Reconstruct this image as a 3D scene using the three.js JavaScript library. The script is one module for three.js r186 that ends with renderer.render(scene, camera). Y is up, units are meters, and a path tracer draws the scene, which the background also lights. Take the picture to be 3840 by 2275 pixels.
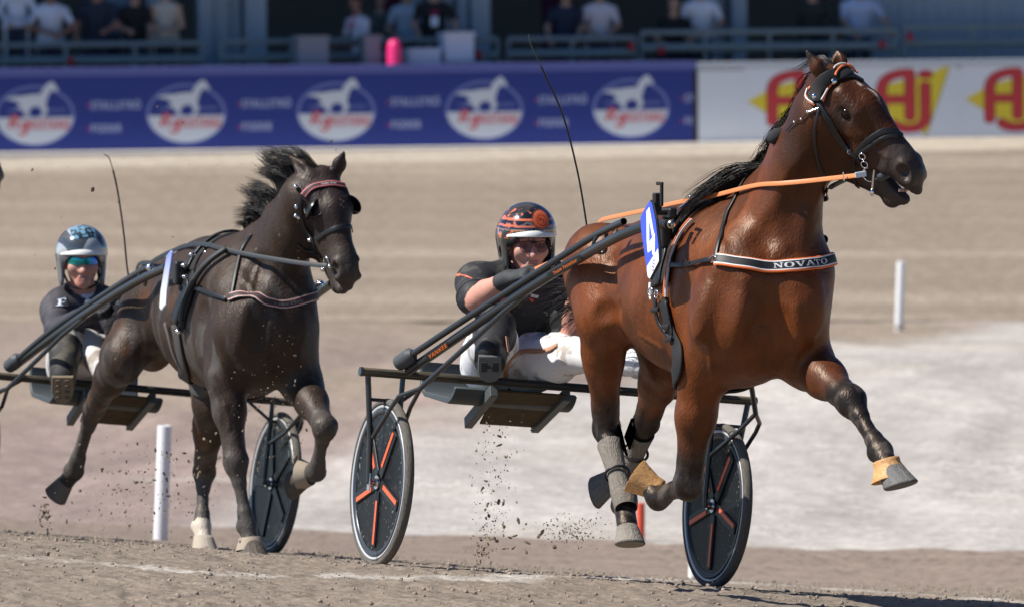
import * as THREE from 'three';
import { Sky } from 'three/addons/objects/Sky.js';
import { mergeGeometries } from 'three/addons/utils/BufferGeometryUtils.js';
import { RoundedBoxGeometry } from 'three/addons/geometries/RoundedBoxGeometry.js';

// ---------------------------------------------------------------- camera, sky, sun, exposure
const W = 3840, H = 2275, FPX = 26396, CAM = new THREE.Vector3(0, 3.6, 0), PITCH = Math.atan((H / 2 - 8) / FPX);
const scene = new THREE.Scene();
const camera = new THREE.PerspectiveCamera(2 * Math.atan(H / 2 / FPX) * 180 / Math.PI, W / H, 1, 3000);
camera.position.copy(CAM); camera.rotation.x = -PITCH;
camera.focus = 28.6; camera.userData.fStop = 5.4;
camera.updateMatrixWorld(true);
const SUN = new THREE.Vector3(-0.97, 0, 0.25).normalize().multiplyScalar(Math.cos(0.86)); SUN.y = Math.sin(0.86);
const sky = new Sky(); sky.name = 'sky'; sky.scale.setScalar(2000); sky.userData.kind = 'structure';
{ const u = sky.material.uniforms; u.sunPosition.value.copy(SUN); u.turbidity.value = 3; u.rayleigh.value = 0.8; u.mieCoefficient.value = 0.004; }
scene.add(sky); scene.environmentIntensity = 0.10;
const sun = new THREE.DirectionalLight(new THREE.Color(1, 0.95, 0.87), 5);
sun.position.copy(SUN).multiplyScalar(60).add(new THREE.Vector3(0, 1, -30)); sun.target.position.set(0, 1, -30);
sun.castShadow = true; sun.shadow.mapSize.set(4096, 4096);
Object.assign(sun.shadow.camera, { left: -14, right: 14, top: 14, bottom: -14, near: 1, far: 200 });
scene.add(sun, sun.target);
const renderer = new THREE.WebGLRenderer({ antialias: true });
renderer.toneMapping = THREE.LinearToneMapping; renderer.toneMappingExposure = 1.36; renderer.shadowMap.enabled = true;
// ---------------------------------------------------------------- helpers
const V = (x, y, z) => new THREE.Vector3(x, y, z);
let seed = 7; const rnd = () => { seed = (seed * 1664525 + 1013904223) >>> 0; return seed / 4294967296; };
const rr = (a, b) => a + (b - a) * rnd(), clamp = (x, a, b) => Math.min(b, Math.max(a, x)), mix = (a, b, t) => a + (b - a) * t;
const sst = (a, b, x) => { const t = clamp((x - a) / (b - a), 0, 1); return t * t * (3 - 2 * t); };
function h3(x, y, z) { let h = (x * 374761393 + y * 668265263 + z * 2147483647) | 0; h = Math.imul(h ^ (h >>> 13), 1274126177); return ((h ^ (h >>> 16)) >>> 0) / 4294967296; }
function vn(x, y, z) { const i = Math.floor(x), j = Math.floor(y), k = Math.floor(z); let a = x - i, b = y - j, c = z - k; a = a * a * (3 - 2 * a); b = b * b * (3 - 2 * b); c = c * c * (3 - 2 * c);
  const l = (o, p) => mix(h3(i, j + o, k + p), h3(i + 1, j + o, k + p), a); return mix(mix(l(0, 0), l(1, 0), b), mix(l(0, 1), l(1, 1), b), c); }
const fbm = (x, y, z, o = 4) => { let s = 0, a = 0.5, n = 0; for (let i = 0; i < o; i++) { s += a * vn(x, y, z); n += a; a *= 0.5; x = x * 2.03 + 11.3; y = y * 2.03 + 5.7; z = z * 2.03 + 3.1; } return s / n; };
// pixel of the photograph (3840 wide) -> direction; a point at a given depth along the axis
const CP = Math.cos(PITCH), SP = Math.sin(PITCH);
const dirOf = (nx, ny) => { const x = (nx - W / 2) / FPX, y = -(ny - H / 2) / FPX; return V(x, y * CP - SP, -CP - y * SP); };
const at = (nx, ny, depth) => dirOf(nx, ny).multiplyScalar(depth).add(CAM);
const zoomer = (ox, oy, s) => (x, y) => [ox + x / s, oy + y / s];
// names
const taken = {};
const numbered = (n) => { const c = (taken[n] = (taken[n] ?? -1) + 1); return c ? n + '_' + String(c).padStart(3, '0') : n; };
const shade = (o) => { o.traverse((m) => { if (m.isMesh) { m.castShadow = m.receiveShadow = true; } }); return o; };
function thing(name, label, category, group, pos = [0, 0, 0], turn = 0) { const o = new THREE.Group(); o.name = numbered(name); o.position.set(...pos); o.rotation.y = turn; o.userData = { label, category }; if (group) o.userData.group = group; scene.add(o); return o; }
function part(name, geo, mat, parent, label) { const m = new THREE.Mesh(Array.isArray(geo) ? merge(geo) : geo, mat); m.name = name; if (label) m.userData.label = label; m.castShadow = m.receiveShadow = true; parent.add(m); return m; }
function struct(name, geo, mat) { const m = part(name, geo, mat, scene); m.userData.kind = 'structure'; return m; }
function solo(name, geo, mat, label, category, group) { const m = part(numbered(name), geo, mat, scene); m.userData = { label, category }; if (group) m.userData.group = group; return m; }
function merge(list) { const keep = ['position', 'normal', 'uv', 'color']; const anyC = list.some((g) => g.attributes.color);
  return mergeGeometries(list.map((g0) => { let g = g0.index ? g0.toNonIndexed() : g0.clone(); const n = g.attributes.position.count;
    if (!g.attributes.normal) g.computeVertexNormals(); if (!g.attributes.uv) g.setAttribute('uv', new THREE.BufferAttribute(new Float32Array(2 * n), 2));
    if (anyC && !g.attributes.color) g.setAttribute('color', new THREE.BufferAttribute(new Float32Array(3 * n).fill(1), 3));
    for (const k in g.attributes) if (!keep.includes(k) || (k === 'color' && !anyC)) g.deleteAttribute(k); return g; })); }
const lin = (r, g, b) => new THREE.Color().setRGB(r, g, b);
const std = (c, roughness = 0.8, o = {}) => new THREE.MeshStandardMaterial({ color: c, roughness, ...o });
const phy = (c, roughness = 0.5, o = {}) => new THREE.MeshPhysicalMaterial({ color: c, roughness, ...o });
// tubes, bars, boxes
function tube(pts, r, seg = 8, n = 0) { const c = pts.length > 2 ? new THREE.CatmullRomCurve3(pts, false, 'centripetal') : new THREE.LineCurve3(pts[0], pts[1]); return new THREE.TubeGeometry(c, n || (pts.length > 2 ? pts.length * 8 : 1), r, seg, false); }
function rod(a, b, r0, r1 = r0, seg = 12) { const d = b.clone().sub(a), l = d.length(); const g = new THREE.CylinderGeometry(r1, r0, l, seg); g.applyQuaternion(new THREE.Quaternion().setFromUnitVectors(V(0, 1, 0), d.divideScalar(l))); g.translate((a.x + b.x) / 2, (a.y + b.y) / 2, (a.z + b.z) / 2); return g; }
function bentTube(pts, r, seg = 10) { return merge(pts.slice(1).flatMap((p, i) => [rod(pts[i], p, r, r, seg), new THREE.SphereGeometry(r * 1.0, seg, 8).translate(p.x, p.y, p.z)])); }
function box(w, h, d, x = 0, y = 0, z = 0, r = 0) { const g = r ? new RoundedBoxGeometry(w, h, d, 2, r) : new THREE.BoxGeometry(w, h, d); return g.translate(x, y, z); }
function orient(g, o, xa, ya, za) { const m = new THREE.Matrix4().makeBasis(xa, ya, za); m.setPosition(o); return g.applyMatrix4(m); }
function ring(c, n, R, r, seg = 20) { const g = new THREE.TorusGeometry(R, r, 8, seg); g.applyQuaternion(new THREE.Quaternion().setFromUnitVectors(V(0, 0, 1), n.clone().normalize())); return g.translate(c.x, c.y, c.z); }
// canvas textures
function canvasTex(w, h, draw, srgb = true) { const c = document.createElement('canvas'); c.width = w; c.height = h; const x = c.getContext('2d'); draw(x, w, h); const t = new THREE.CanvasTexture(c); if (srgb) t.colorSpace = THREE.SRGBColorSpace; t.wrapS = t.wrapT = THREE.RepeatWrapping; t.anisotropy = 8; return t; }
function noiseTex(n, f, rep = 1) { const d = new Uint8Array(n * n * 4); for (let y = 0; y < n; y++) for (let x = 0; x < n; x++) { const v = f(x / n, y / n), i = (y * n + x) * 4; if (Array.isArray(v)) { d[i] = v[0]; d[i + 1] = v[1]; d[i + 2] = v[2]; } else d[i] = d[i + 1] = d[i + 2] = v; d[i + 3] = 255; }
  const t = new THREE.DataTexture(d, n, n); t.wrapS = t.wrapT = THREE.RepeatWrapping; t.magFilter = THREE.LinearFilter; t.minFilter = THREE.LinearMipmapLinearFilter; t.generateMipmaps = true; t.repeat.set(rep, rep); t.needsUpdate = true; return t; }
const tfbm = (u, v, f, o = 4) => { const bl = (x, y) => fbm(x, y, 3.7, o); const a = bl(u * f, v * f), b = bl((u - 1) * f, v * f), c = bl(u * f, (v - 1) * f), d = bl((u - 1) * f, (v - 1) * f); return mix(mix(a, b, u), mix(c, d, u), v); };

// ---------------------------------------------------------------- distance-field bodies
class Body {
  constructor() { this.p = []; }
  // tapered capsule; flat: [dir, factor] squeezes it along a direction
  C(a, b, ra, rb, o = {}) { this.p.push({ t: 0, a: a.clone(), b: b.clone(), ra, rb, k: o.k ?? 0.04, sub: o.sub, tag: o.tag, ...this.fl(a, b, o) }); return this; }
  E(c, r, o = {}) { const [X, Y, Z] = o.basis || [V(1, 0, 0), V(0, 1, 0), V(0, 0, 1)]; this.p.push({ t: 1, a: c.clone(), X, Y, Z, rx: r[0], ry: r[1], rz: r[2], k: o.k ?? 0.04, sub: o.sub, tag: o.tag }); return this; }
  fl(a, b, o) { if (!o.flat) return { f: null }; const n = o.flat[0].clone().normalize(), k = o.flat[1]; const ba = b.clone().sub(a); ba.addScaledVector(n, ba.dot(n) * (1 / k - 1)); return { f: n, fk: k, ba }; }
  chain(pts, o = {}) { for (let i = 1; i < pts.length; i++) this.C(pts[i - 1][0], pts[i][0], pts[i - 1][1], pts[i][1], { ...o, ...(pts[i][2] || {}) }); return this; }
  one(q, x, y, z) {
    let dx = x - q.a.x, dy = y - q.a.y, dz = z - q.a.z;
    if (q.t === 0) {
      let bx, by, bz, m = 1;
      if (q.f) { const e = (dx * q.f.x + dy * q.f.y + dz * q.f.z) * (1 / q.fk - 1); dx += q.f.x * e; dy += q.f.y * e; dz += q.f.z * e; bx = q.ba.x; by = q.ba.y; bz = q.ba.z; m = Math.min(1, q.fk); } else { bx = q.b.x - q.a.x; by = q.b.y - q.a.y; bz = q.b.z - q.a.z; }
      const bb = bx * bx + by * by + bz * bz || 1e-9; let t = (dx * bx + dy * by + dz * bz) / bb; t = t < 0 ? 0 : t > 1 ? 1 : t;
      const ex = dx - bx * t, ey = dy - by * t, ez = dz - bz * t; return (Math.sqrt(ex * ex + ey * ey + ez * ez) - (q.ra + (q.rb - q.ra) * t)) * m;
    }
    const lx = (dx * q.X.x + dy * q.X.y + dz * q.X.z) / q.rx, ly = (dx * q.Y.x + dy * q.Y.y + dz * q.Y.z) / q.ry, lz = (dx * q.Z.x + dy * q.Z.y + dz * q.Z.z) / q.rz;
    const k0 = Math.sqrt(lx * lx + ly * ly + lz * lz); const k1 = Math.sqrt(lx * lx / (q.rx * q.rx) + ly * ly / (q.ry * q.ry) + lz * lz / (q.rz * q.rz)) || 1e-9;
    return k0 < 1e-6 ? -Math.min(q.rx, q.ry, q.rz) : k0 * (k0 - 1) / k1;
  }
  tagAt(p) { let m = 1e9, t; for (const q of this.p) { if (q.sub) continue; const d = this.one(q, p.x, p.y, p.z); if (d < m) { m = d; t = q.tag; } } return t; }
  f(x, y, z, list = this.p) {
    let d = 1e3;
    for (const q of list) { const e = this.one(q, x, y, z); const k = q.k;
      if (q.sub) { const h = Math.max(k - Math.abs(d + e), 0) / k; d = Math.max(d, -e) + h * h * k * 0.25; }
      else { const h = Math.max(k - Math.abs(d - e), 0) / k; d = Math.min(d, e) - h * h * k * 0.25; } }
    return d;
  }
  grad(p, e = 0.004) { const a = this.f(p.x + e, p.y, p.z) - this.f(p.x - e, p.y, p.z), b = this.f(p.x, p.y + e, p.z) - this.f(p.x, p.y - e, p.z), c = this.f(p.x, p.y, p.z + e) - this.f(p.x, p.y, p.z - e); return V(a, b, c).normalize(); }
  project(p, off = 0) { p = p.clone(); for (let i = 0; i < 8; i++) { const d = this.f(p.x, p.y, p.z) - off; if (Math.abs(d) < 3e-4) break; p.addScaledVector(this.grad(p), -d * 0.9); } return p; }
  // ray (local) -> first hit, or the closest approach when it misses
  hit(o, d) { let t = 0, best = 1e9, bt = 0; const L = d.length(); const u = d.clone().divideScalar(L); for (let i = 0; i < 400; i++) { const e = this.f(o.x + u.x * t, o.y + u.y * t, o.z + u.z * t); if (e < best) { best = e; bt = t; } if (e < 4e-4) break; t += Math.max(e * 0.8, 5e-4); if (t > 60) break; } return o.clone().addScaledVector(u, bt); }
  mesh(h, lo, hi, colour, disp) {
    const nx = Math.ceil((hi.x - lo.x) / h) + 1, ny = Math.ceil((hi.y - lo.y) / h) + 1, nz = Math.ceil((hi.z - lo.z) / h) + 1; const F = new Float32Array(nx * ny * nz).fill(1); const B = 8, R = B * h * 0.9; const blocks = [];
    for (let k = 0; k < nz; k += B) for (let j = 0; j < ny; j += B) for (let i = 0; i < nx; i += B) {
      const cx = lo.x + (i + B / 2) * h, cy = lo.y + (j + B / 2) * h, cz = lo.z + (k + B / 2) * h; const ds = this.p.map((q) => this.one(q, cx, cy, cz)); let d0 = 1e3; this.p.forEach((q, n) => { if (!q.sub) d0 = Math.min(d0, ds[n]); });
      if (d0 > R + 0.12) continue; const dc = this.f(cx, cy, cz); if (Math.abs(dc) > R * 1.6 + 0.03) { if (dc < 0) for (let c = k; c < Math.min(k + B, nz); c++) for (let b = j; b < Math.min(j + B, ny); b++) for (let a = i; a < Math.min(i + B, nx); a++) F[(c * ny + b) * nx + a] = -1; continue; }
      const list = this.p.filter((q, n) => q.sub ? ds[n] < 2 * R + q.k : ds[n] < d0 + 2.2 * R + q.k * 1.5); blocks.push([i, j, k]);
      for (let c = k; c < Math.min(k + B, nz); c++) for (let b = j; b < Math.min(j + B, ny); b++) for (let a = i; a < Math.min(i + B, nx); a++) { const x = lo.x + a * h, y = lo.y + b * h, z = lo.z + c * h; let v = this.f(x, y, z, list); if (disp && Math.abs(v) < 0.03) v += disp(x, y, z); F[(c * ny + b) * nx + a] = v; }
    }
    const id = new Int32Array(nx * ny * nz).fill(-1), pos = [], idx = []; const S = (i, j, k) => F[(k * ny + j) * nx + i];
    const E = [[0, 1], [2, 3], [4, 5], [6, 7], [0, 2], [1, 3], [4, 6], [5, 7], [0, 4], [1, 5], [2, 6], [3, 7]];
    for (let k = 0; k < nz - 1; k++) for (let j = 0; j < ny - 1; j++) for (let i = 0; i < nx - 1; i++) { const o = (k * ny + j) * nx + i; const f0 = F[o];
      const c = [f0, F[o + 1], F[o + nx], F[o + nx + 1], F[o + nx * ny], F[o + nx * ny + 1], F[o + nx * ny + nx], F[o + nx * ny + nx + 1]]; let m = 0; for (let q = 0; q < 8; q++) if (c[q] < 0) m++; if (m === 0 || m === 8) continue;
      let sx = 0, sy = 0, sz = 0, n = 0; for (const [a, b] of E) if ((c[a] < 0) !== (c[b] < 0)) { const t = c[a] / (c[a] - c[b]); sx += (a & 1) + ((b & 1) - (a & 1)) * t; sy += (a >> 1 & 1) + ((b >> 1 & 1) - (a >> 1 & 1)) * t; sz += (a >> 2) + ((b >> 2) - (a >> 2)) * t; n++; }
      id[o] = pos.length / 3; pos.push(lo.x + (i + sx / n) * h, lo.y + (j + sy / n) * h, lo.z + (k + sz / n) * h); }
    const quad = (a, b, c, d, fl) => { if (a < 0 || b < 0 || c < 0 || d < 0) return; fl ? idx.push(a, b, c, a, c, d) : idx.push(a, c, b, a, d, c); };
    for (let k = 1; k < nz - 1; k++) for (let j = 1; j < ny - 1; j++) for (let i = 1; i < nx - 1; i++) { const o = (k * ny + j) * nx + i, s = F[o] < 0;
      if (s !== F[o + 1] < 0) quad(id[o], id[o - nx], id[o - nx - nx * ny], id[o - nx * ny], !s);
      if (s !== F[o + nx] < 0) quad(id[o], id[o - nx * ny], id[o - nx * ny - 1], id[o - 1], !s);
      if (s !== F[o + nx * ny] < 0) quad(id[o], id[o - 1], id[o - 1 - nx], id[o - nx], !s); }
    const g = new THREE.BufferGeometry(); g.setAttribute('position', new THREE.Float32BufferAttribute(pos, 3)); g.setIndex(idx); g.computeVertexNormals();
    const n = pos.length / 3, N = g.attributes.normal, uv = new Float32Array(2 * n); for (let i = 0; i < n; i++) { uv[2 * i] = pos[3 * i] * 0.7 + pos[3 * i + 2]; uv[2 * i + 1] = pos[3 * i + 1]; } g.setAttribute('uv', new THREE.BufferAttribute(uv, 2));
    if (colour) { const col = new Float32Array(3 * n), p = V(0, 0, 0), nn = V(0, 0, 0); for (let i = 0; i < n; i++) { p.set(pos[3 * i], pos[3 * i + 1], pos[3 * i + 2]); nn.set(N.getX(i), N.getY(i), N.getZ(i)); const c = colour(p, nn); col[3 * i] = c[0]; col[3 * i + 1] = c[1]; col[3 * i + 2] = c[2]; } g.setAttribute('color', new THREE.BufferAttribute(col, 3)); }
    return g;
  }
  bounds(m = 0.05) { const b = new THREE.Box3(); for (const q of this.p) { if (q.sub) continue; if (q.t === 0) { for (const [p, r] of [[q.a, q.ra], [q.b, q.rb]]) b.union(new THREE.Box3(p.clone().subScalar(r), p.clone().addScalar(r))); } else { const r = Math.max(q.rx, q.ry, q.rz); b.union(new THREE.Box3(q.a.clone().subScalar(r), q.a.clone().addScalar(r))); } } return b.expandByScalar(m); }
  build(h, colour, disp) { const b = this.bounds(); return this.mesh(h, b.min, b.max, colour, disp); }
}
// a frame: local x = the subject's left, y = up, z = forward
class Frame {
  constructor(origin, turn, m) { this.o = origin.clone(); this.t = turn; this.m = m || new THREE.Matrix4().makeRotationY(turn).setPosition(origin); this.i = this.m.clone().invert(); this.cl = CAM.clone().applyMatrix4(this.i); }
  ray(n) { return dirOf(n[0], n[1]).applyMatrix4(new THREE.Matrix4().extractRotation(this.i)); }
  U(n, u) { const d = this.ray(n); return this.cl.clone().addScaledVector(d, (u - this.cl.z) / d.z); }      // on the cross plane z = u
  X(n, v) { const d = this.ray(n); return this.cl.clone().addScaledVector(d, (v - this.cl.x) / d.x); }      // on the length plane x = v
  on(n, c, ax, off) { const d = this.ray(n); return this.cl.clone().addScaledVector(d, (off - this.cl.clone().sub(c).dot(ax)) / d.dot(ax)); } // plane through c with normal ax
  hit(n, b) { return b.hit(this.cl, this.ray(n)); }
  dir(x, y, z) { return V(x, y, z).applyMatrix4(new THREE.Matrix4().extractRotation(this.i)).normalize(); }   // world direction -> local
  local(p) { return p.clone().applyMatrix4(this.i); }
  world(p) { return p.clone().applyMatrix4(this.m); }
}
// a flat strap along points with outward normals
function ribbon(pts, nor, w, th, closed = false, n = 0) {
  const N = n || Math.max(6, pts.length * 5), cp = new THREE.CatmullRomCurve3(pts, closed, 'centripetal'), cn = new THREE.CatmullRomCurve3(nor, closed, 'centripetal'); const P = [], Q = [];
  for (let i = 0; i <= N; i++) { P.push(cp.getPoint(i / N)); Q.push(cn.getPoint(i / N).normalize()); }
  return ribbonRaw(P, Q, w, th);
}
function ribbonRaw(P, Q, w, th) {
  const pos = [], uv = [], idx = []; const n = P.length; let len = 0;
  const wf = typeof w === 'function' ? w : () => w;
  for (let i = 0; i < n; i++) { const t = P[Math.min(i + 1, n - 1)].clone().sub(P[Math.max(i - 1, 0)]).normalize(); const s = t.clone().cross(Q[i]).normalize(); const q = s.clone().cross(t).normalize(); if (i) len += P[i].distanceTo(P[i - 1]); const hw = wf(i / (n - 1)) / 2;
    const sec = [[-1, 0], [-0.86, 1], [0, 1.12], [0.86, 1], [1, 0], [0.86, -1], [-0.86, -1]];
    sec.forEach(([a, b], j) => { const p = P[i].clone().addScaledVector(s, a * hw).addScaledVector(q, b * th / 2); pos.push(p.x, p.y, p.z); uv.push(i / (n - 1), [0, 0.03, 0.5, 0.97, 1, 1, 0][j]); }); }
  for (let i = 0; i < n - 1; i++) for (let j = 0; j < 7; j++) { const a = i * 7 + j, b = i * 7 + (j + 1) % 7; idx.push(a, a + 7, b, b, a + 7, b + 7); }
  const cap = (o, f) => { for (let j = 1; j < 6; j++) f ? idx.push(o, o + j, o + j + 1) : idx.push(o, o + j + 1, o + j); }; cap(0, true); cap((n - 1) * 7, false);
  const g = new THREE.BufferGeometry(); g.setAttribute('position', new THREE.Float32BufferAttribute(pos, 3)); g.setAttribute('uv', new THREE.Float32BufferAttribute(uv, 2)); g.setIndex(idx); g.computeVertexNormals(); g.userData.len = len; return g;
}
// strap laid on a body: points are projected to its surface
function strapOn(body, pts, w, th, off = 0.003, n = 0, its = 2) {
  const c = new THREE.CatmullRomCurve3(pts, false, 'centripetal'), N = n || Math.max(10, Math.round(c.getLength() / 0.02)); let P = [], Q = [];
  for (let i = 0; i <= N; i++) { P.push(body.project(c.getPointAt(i / N), off + th / 2)); }
  for (let it = 0; it < its; it++) P = P.map((p, i) => (i && i < N) ? p.clone().multiplyScalar(0.5).addScaledVector(P[i - 1], 0.25).addScaledVector(P[i + 1], 0.25) : p);
  P = P.map((p) => { const d = body.f(p.x, p.y, p.z); return d < off + th / 2 ? body.project(p, off + th / 2) : p; });
  Q = P.map((p) => body.grad(p, 0.012)); Q = Q.map((q, i) => q.clone().add(Q[Math.max(0, i - 1)]).add(Q[Math.min(N, i + 1)]).normalize());
  return ribbonRaw(P, Q, w, th);
}
// locks of hair: each lock is a thin tapered three-sided strand along a curve
function strands(list, seg = 7) { const pos = [], idx = []; for (const { pts, r } of list) { const c = new THREE.CatmullRomCurve3(pts), base = pos.length / 3; const T0 = pts[1].clone().sub(pts[0]).normalize(); const A = Math.abs(T0.y) < 0.9 ? V(0, 1, 0) : V(1, 0, 0); const S = T0.clone().cross(A).normalize(), U = S.clone().cross(T0).normalize();
    for (let i = 0; i <= seg; i++) { const p = c.getPoint(i / seg), q = r * (1 - 0.92 * Math.pow(i / seg, 1.6)) ; for (let j = 0; j < 3; j++) { const a = j * 2.0944 + 0.4; pos.push(p.x + q * (Math.cos(a) * S.x + Math.sin(a) * U.x), p.y + q * (Math.cos(a) * S.y + Math.sin(a) * U.y), p.z + q * (Math.cos(a) * S.z + Math.sin(a) * U.z)); } }
    for (let i = 0; i < seg; i++) for (let j = 0; j < 3; j++) { const a = base + i * 3 + j, b = base + i * 3 + (j + 1) % 3; idx.push(a, b, a + 3, b, b + 3, a + 3); } }
  const g = new THREE.BufferGeometry(); g.setAttribute('position', new THREE.Float32BufferAttribute(pos, 3)); g.setIndex(idx); g.computeVertexNormals(); g.setAttribute('uv', new THREE.BufferAttribute(new Float32Array(pos.length / 3 * 2), 2)); return g; }
// ---------------------------------------------------------------- the setting: banked track, sand infield, far straight
const smax = (a, b, k) => { const h = Math.max(k - Math.abs(a - b), 0) / k; return Math.max(a, b) + h * h * k * 0.25; };
function trackH(x, D) { const xc = clamp(x, -9, 9); const s = xc < 1 ? xc : 1 + (1 - Math.exp(-(xc - 1) / 1.2)) * 1.2; const t = D - 29; const b = t > 0 ? -0.0769 * t : -0.03 * t; return 1.233 - 0.0697 * s + b; }
const farRise = (D, x) => { const d = D + 0.27 * -x * 0; return 0.056 * Math.max(0, d - 79) * sst(79, 82, d) ; };
function groundH(x, D) { return smax(trackH(x, D), 0, 0.25); }
const onGround = (nx, ny, h = groundH) => { let d = 20; for (let i = 0; i < 4000; i++) { const p = at(nx, ny, d); if (p.y < h(p.x, -p.z)) return p; d += 0.02; } return at(nx, ny, d); };
function gridMesh(x0, x1, nx, D0, D1, nd, hf, cf, uvs = 1, dpow = 1) {
  const pos = [], col = [], uv = [], idx = []; for (let j = 0; j <= nd; j++) { const D = D0 + (D1 - D0) * Math.pow(j / nd, dpow); for (let i = 0; i <= nx; i++) { const x = x0 + (x1 - x0) * i / nx; pos.push(x, hf(x, D), -D); col.push(...cf(x, D)); uv.push(x * uvs, D * uvs); } }
  for (let j = 0; j < nd; j++) for (let i = 0; i < nx; i++) { const a = j * (nx + 1) + i; idx.push(a, a + 1, a + nx + 1, a + 1, a + nx + 2, a + nx + 1); }
  const g = new THREE.BufferGeometry(); g.setAttribute('position', new THREE.Float32BufferAttribute(pos, 3)); g.setAttribute('color', new THREE.Float32BufferAttribute(col, 3)); g.setAttribute('uv', new THREE.Float32BufferAttribute(uv, 2)); g.setIndex(idx); g.computeVertexNormals(); return g; }
const mix3 = (a, b, t) => [mix(a[0], b[0], t), mix(a[1], b[1], t), mix(a[2], b[2], t)], sc3 = (a, s) => [a[0] * s, a[1] * s, a[2] * s];
const grainTex = noiseTex(512, (u, v) => 150 + 150 * (tfbm(u, v, 24, 3) - 0.5) + 190 * (tfbm(u, v, 90, 2) - 0.5));
const grainCol = noiseTex(512, (u, v) => { const a = tfbm(u, v, 18, 3) - 0.5, b = tfbm(u + 0.3, v, 70, 2) - 0.5; const s = 205 + 90 * a + 120 * b; return [clamp(s, 60, 255), clamp(s - 2, 60, 255), clamp(s - 5, 60, 255)]; });
const sandMat = (rep) => { const m = grainCol.clone(), b = grainTex.clone(); m.repeat.set(rep, rep); b.repeat.set(rep, rep); m.needsUpdate = b.needsUpdate = true; m.colorSpace = THREE.SRGBColorSpace; return new THREE.MeshStandardMaterial({ vertexColors: true, map: m, bumpMap: b, bumpScale: 0.012, roughness: 0.95 }); };
const TRACK = [0.375, 0.305, 0.24], PALE = [0.60, 0.55, 0.50], GREY = [0.66, 0.62, 0.59], PINK = [0.41, 0.315, 0.285];
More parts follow.
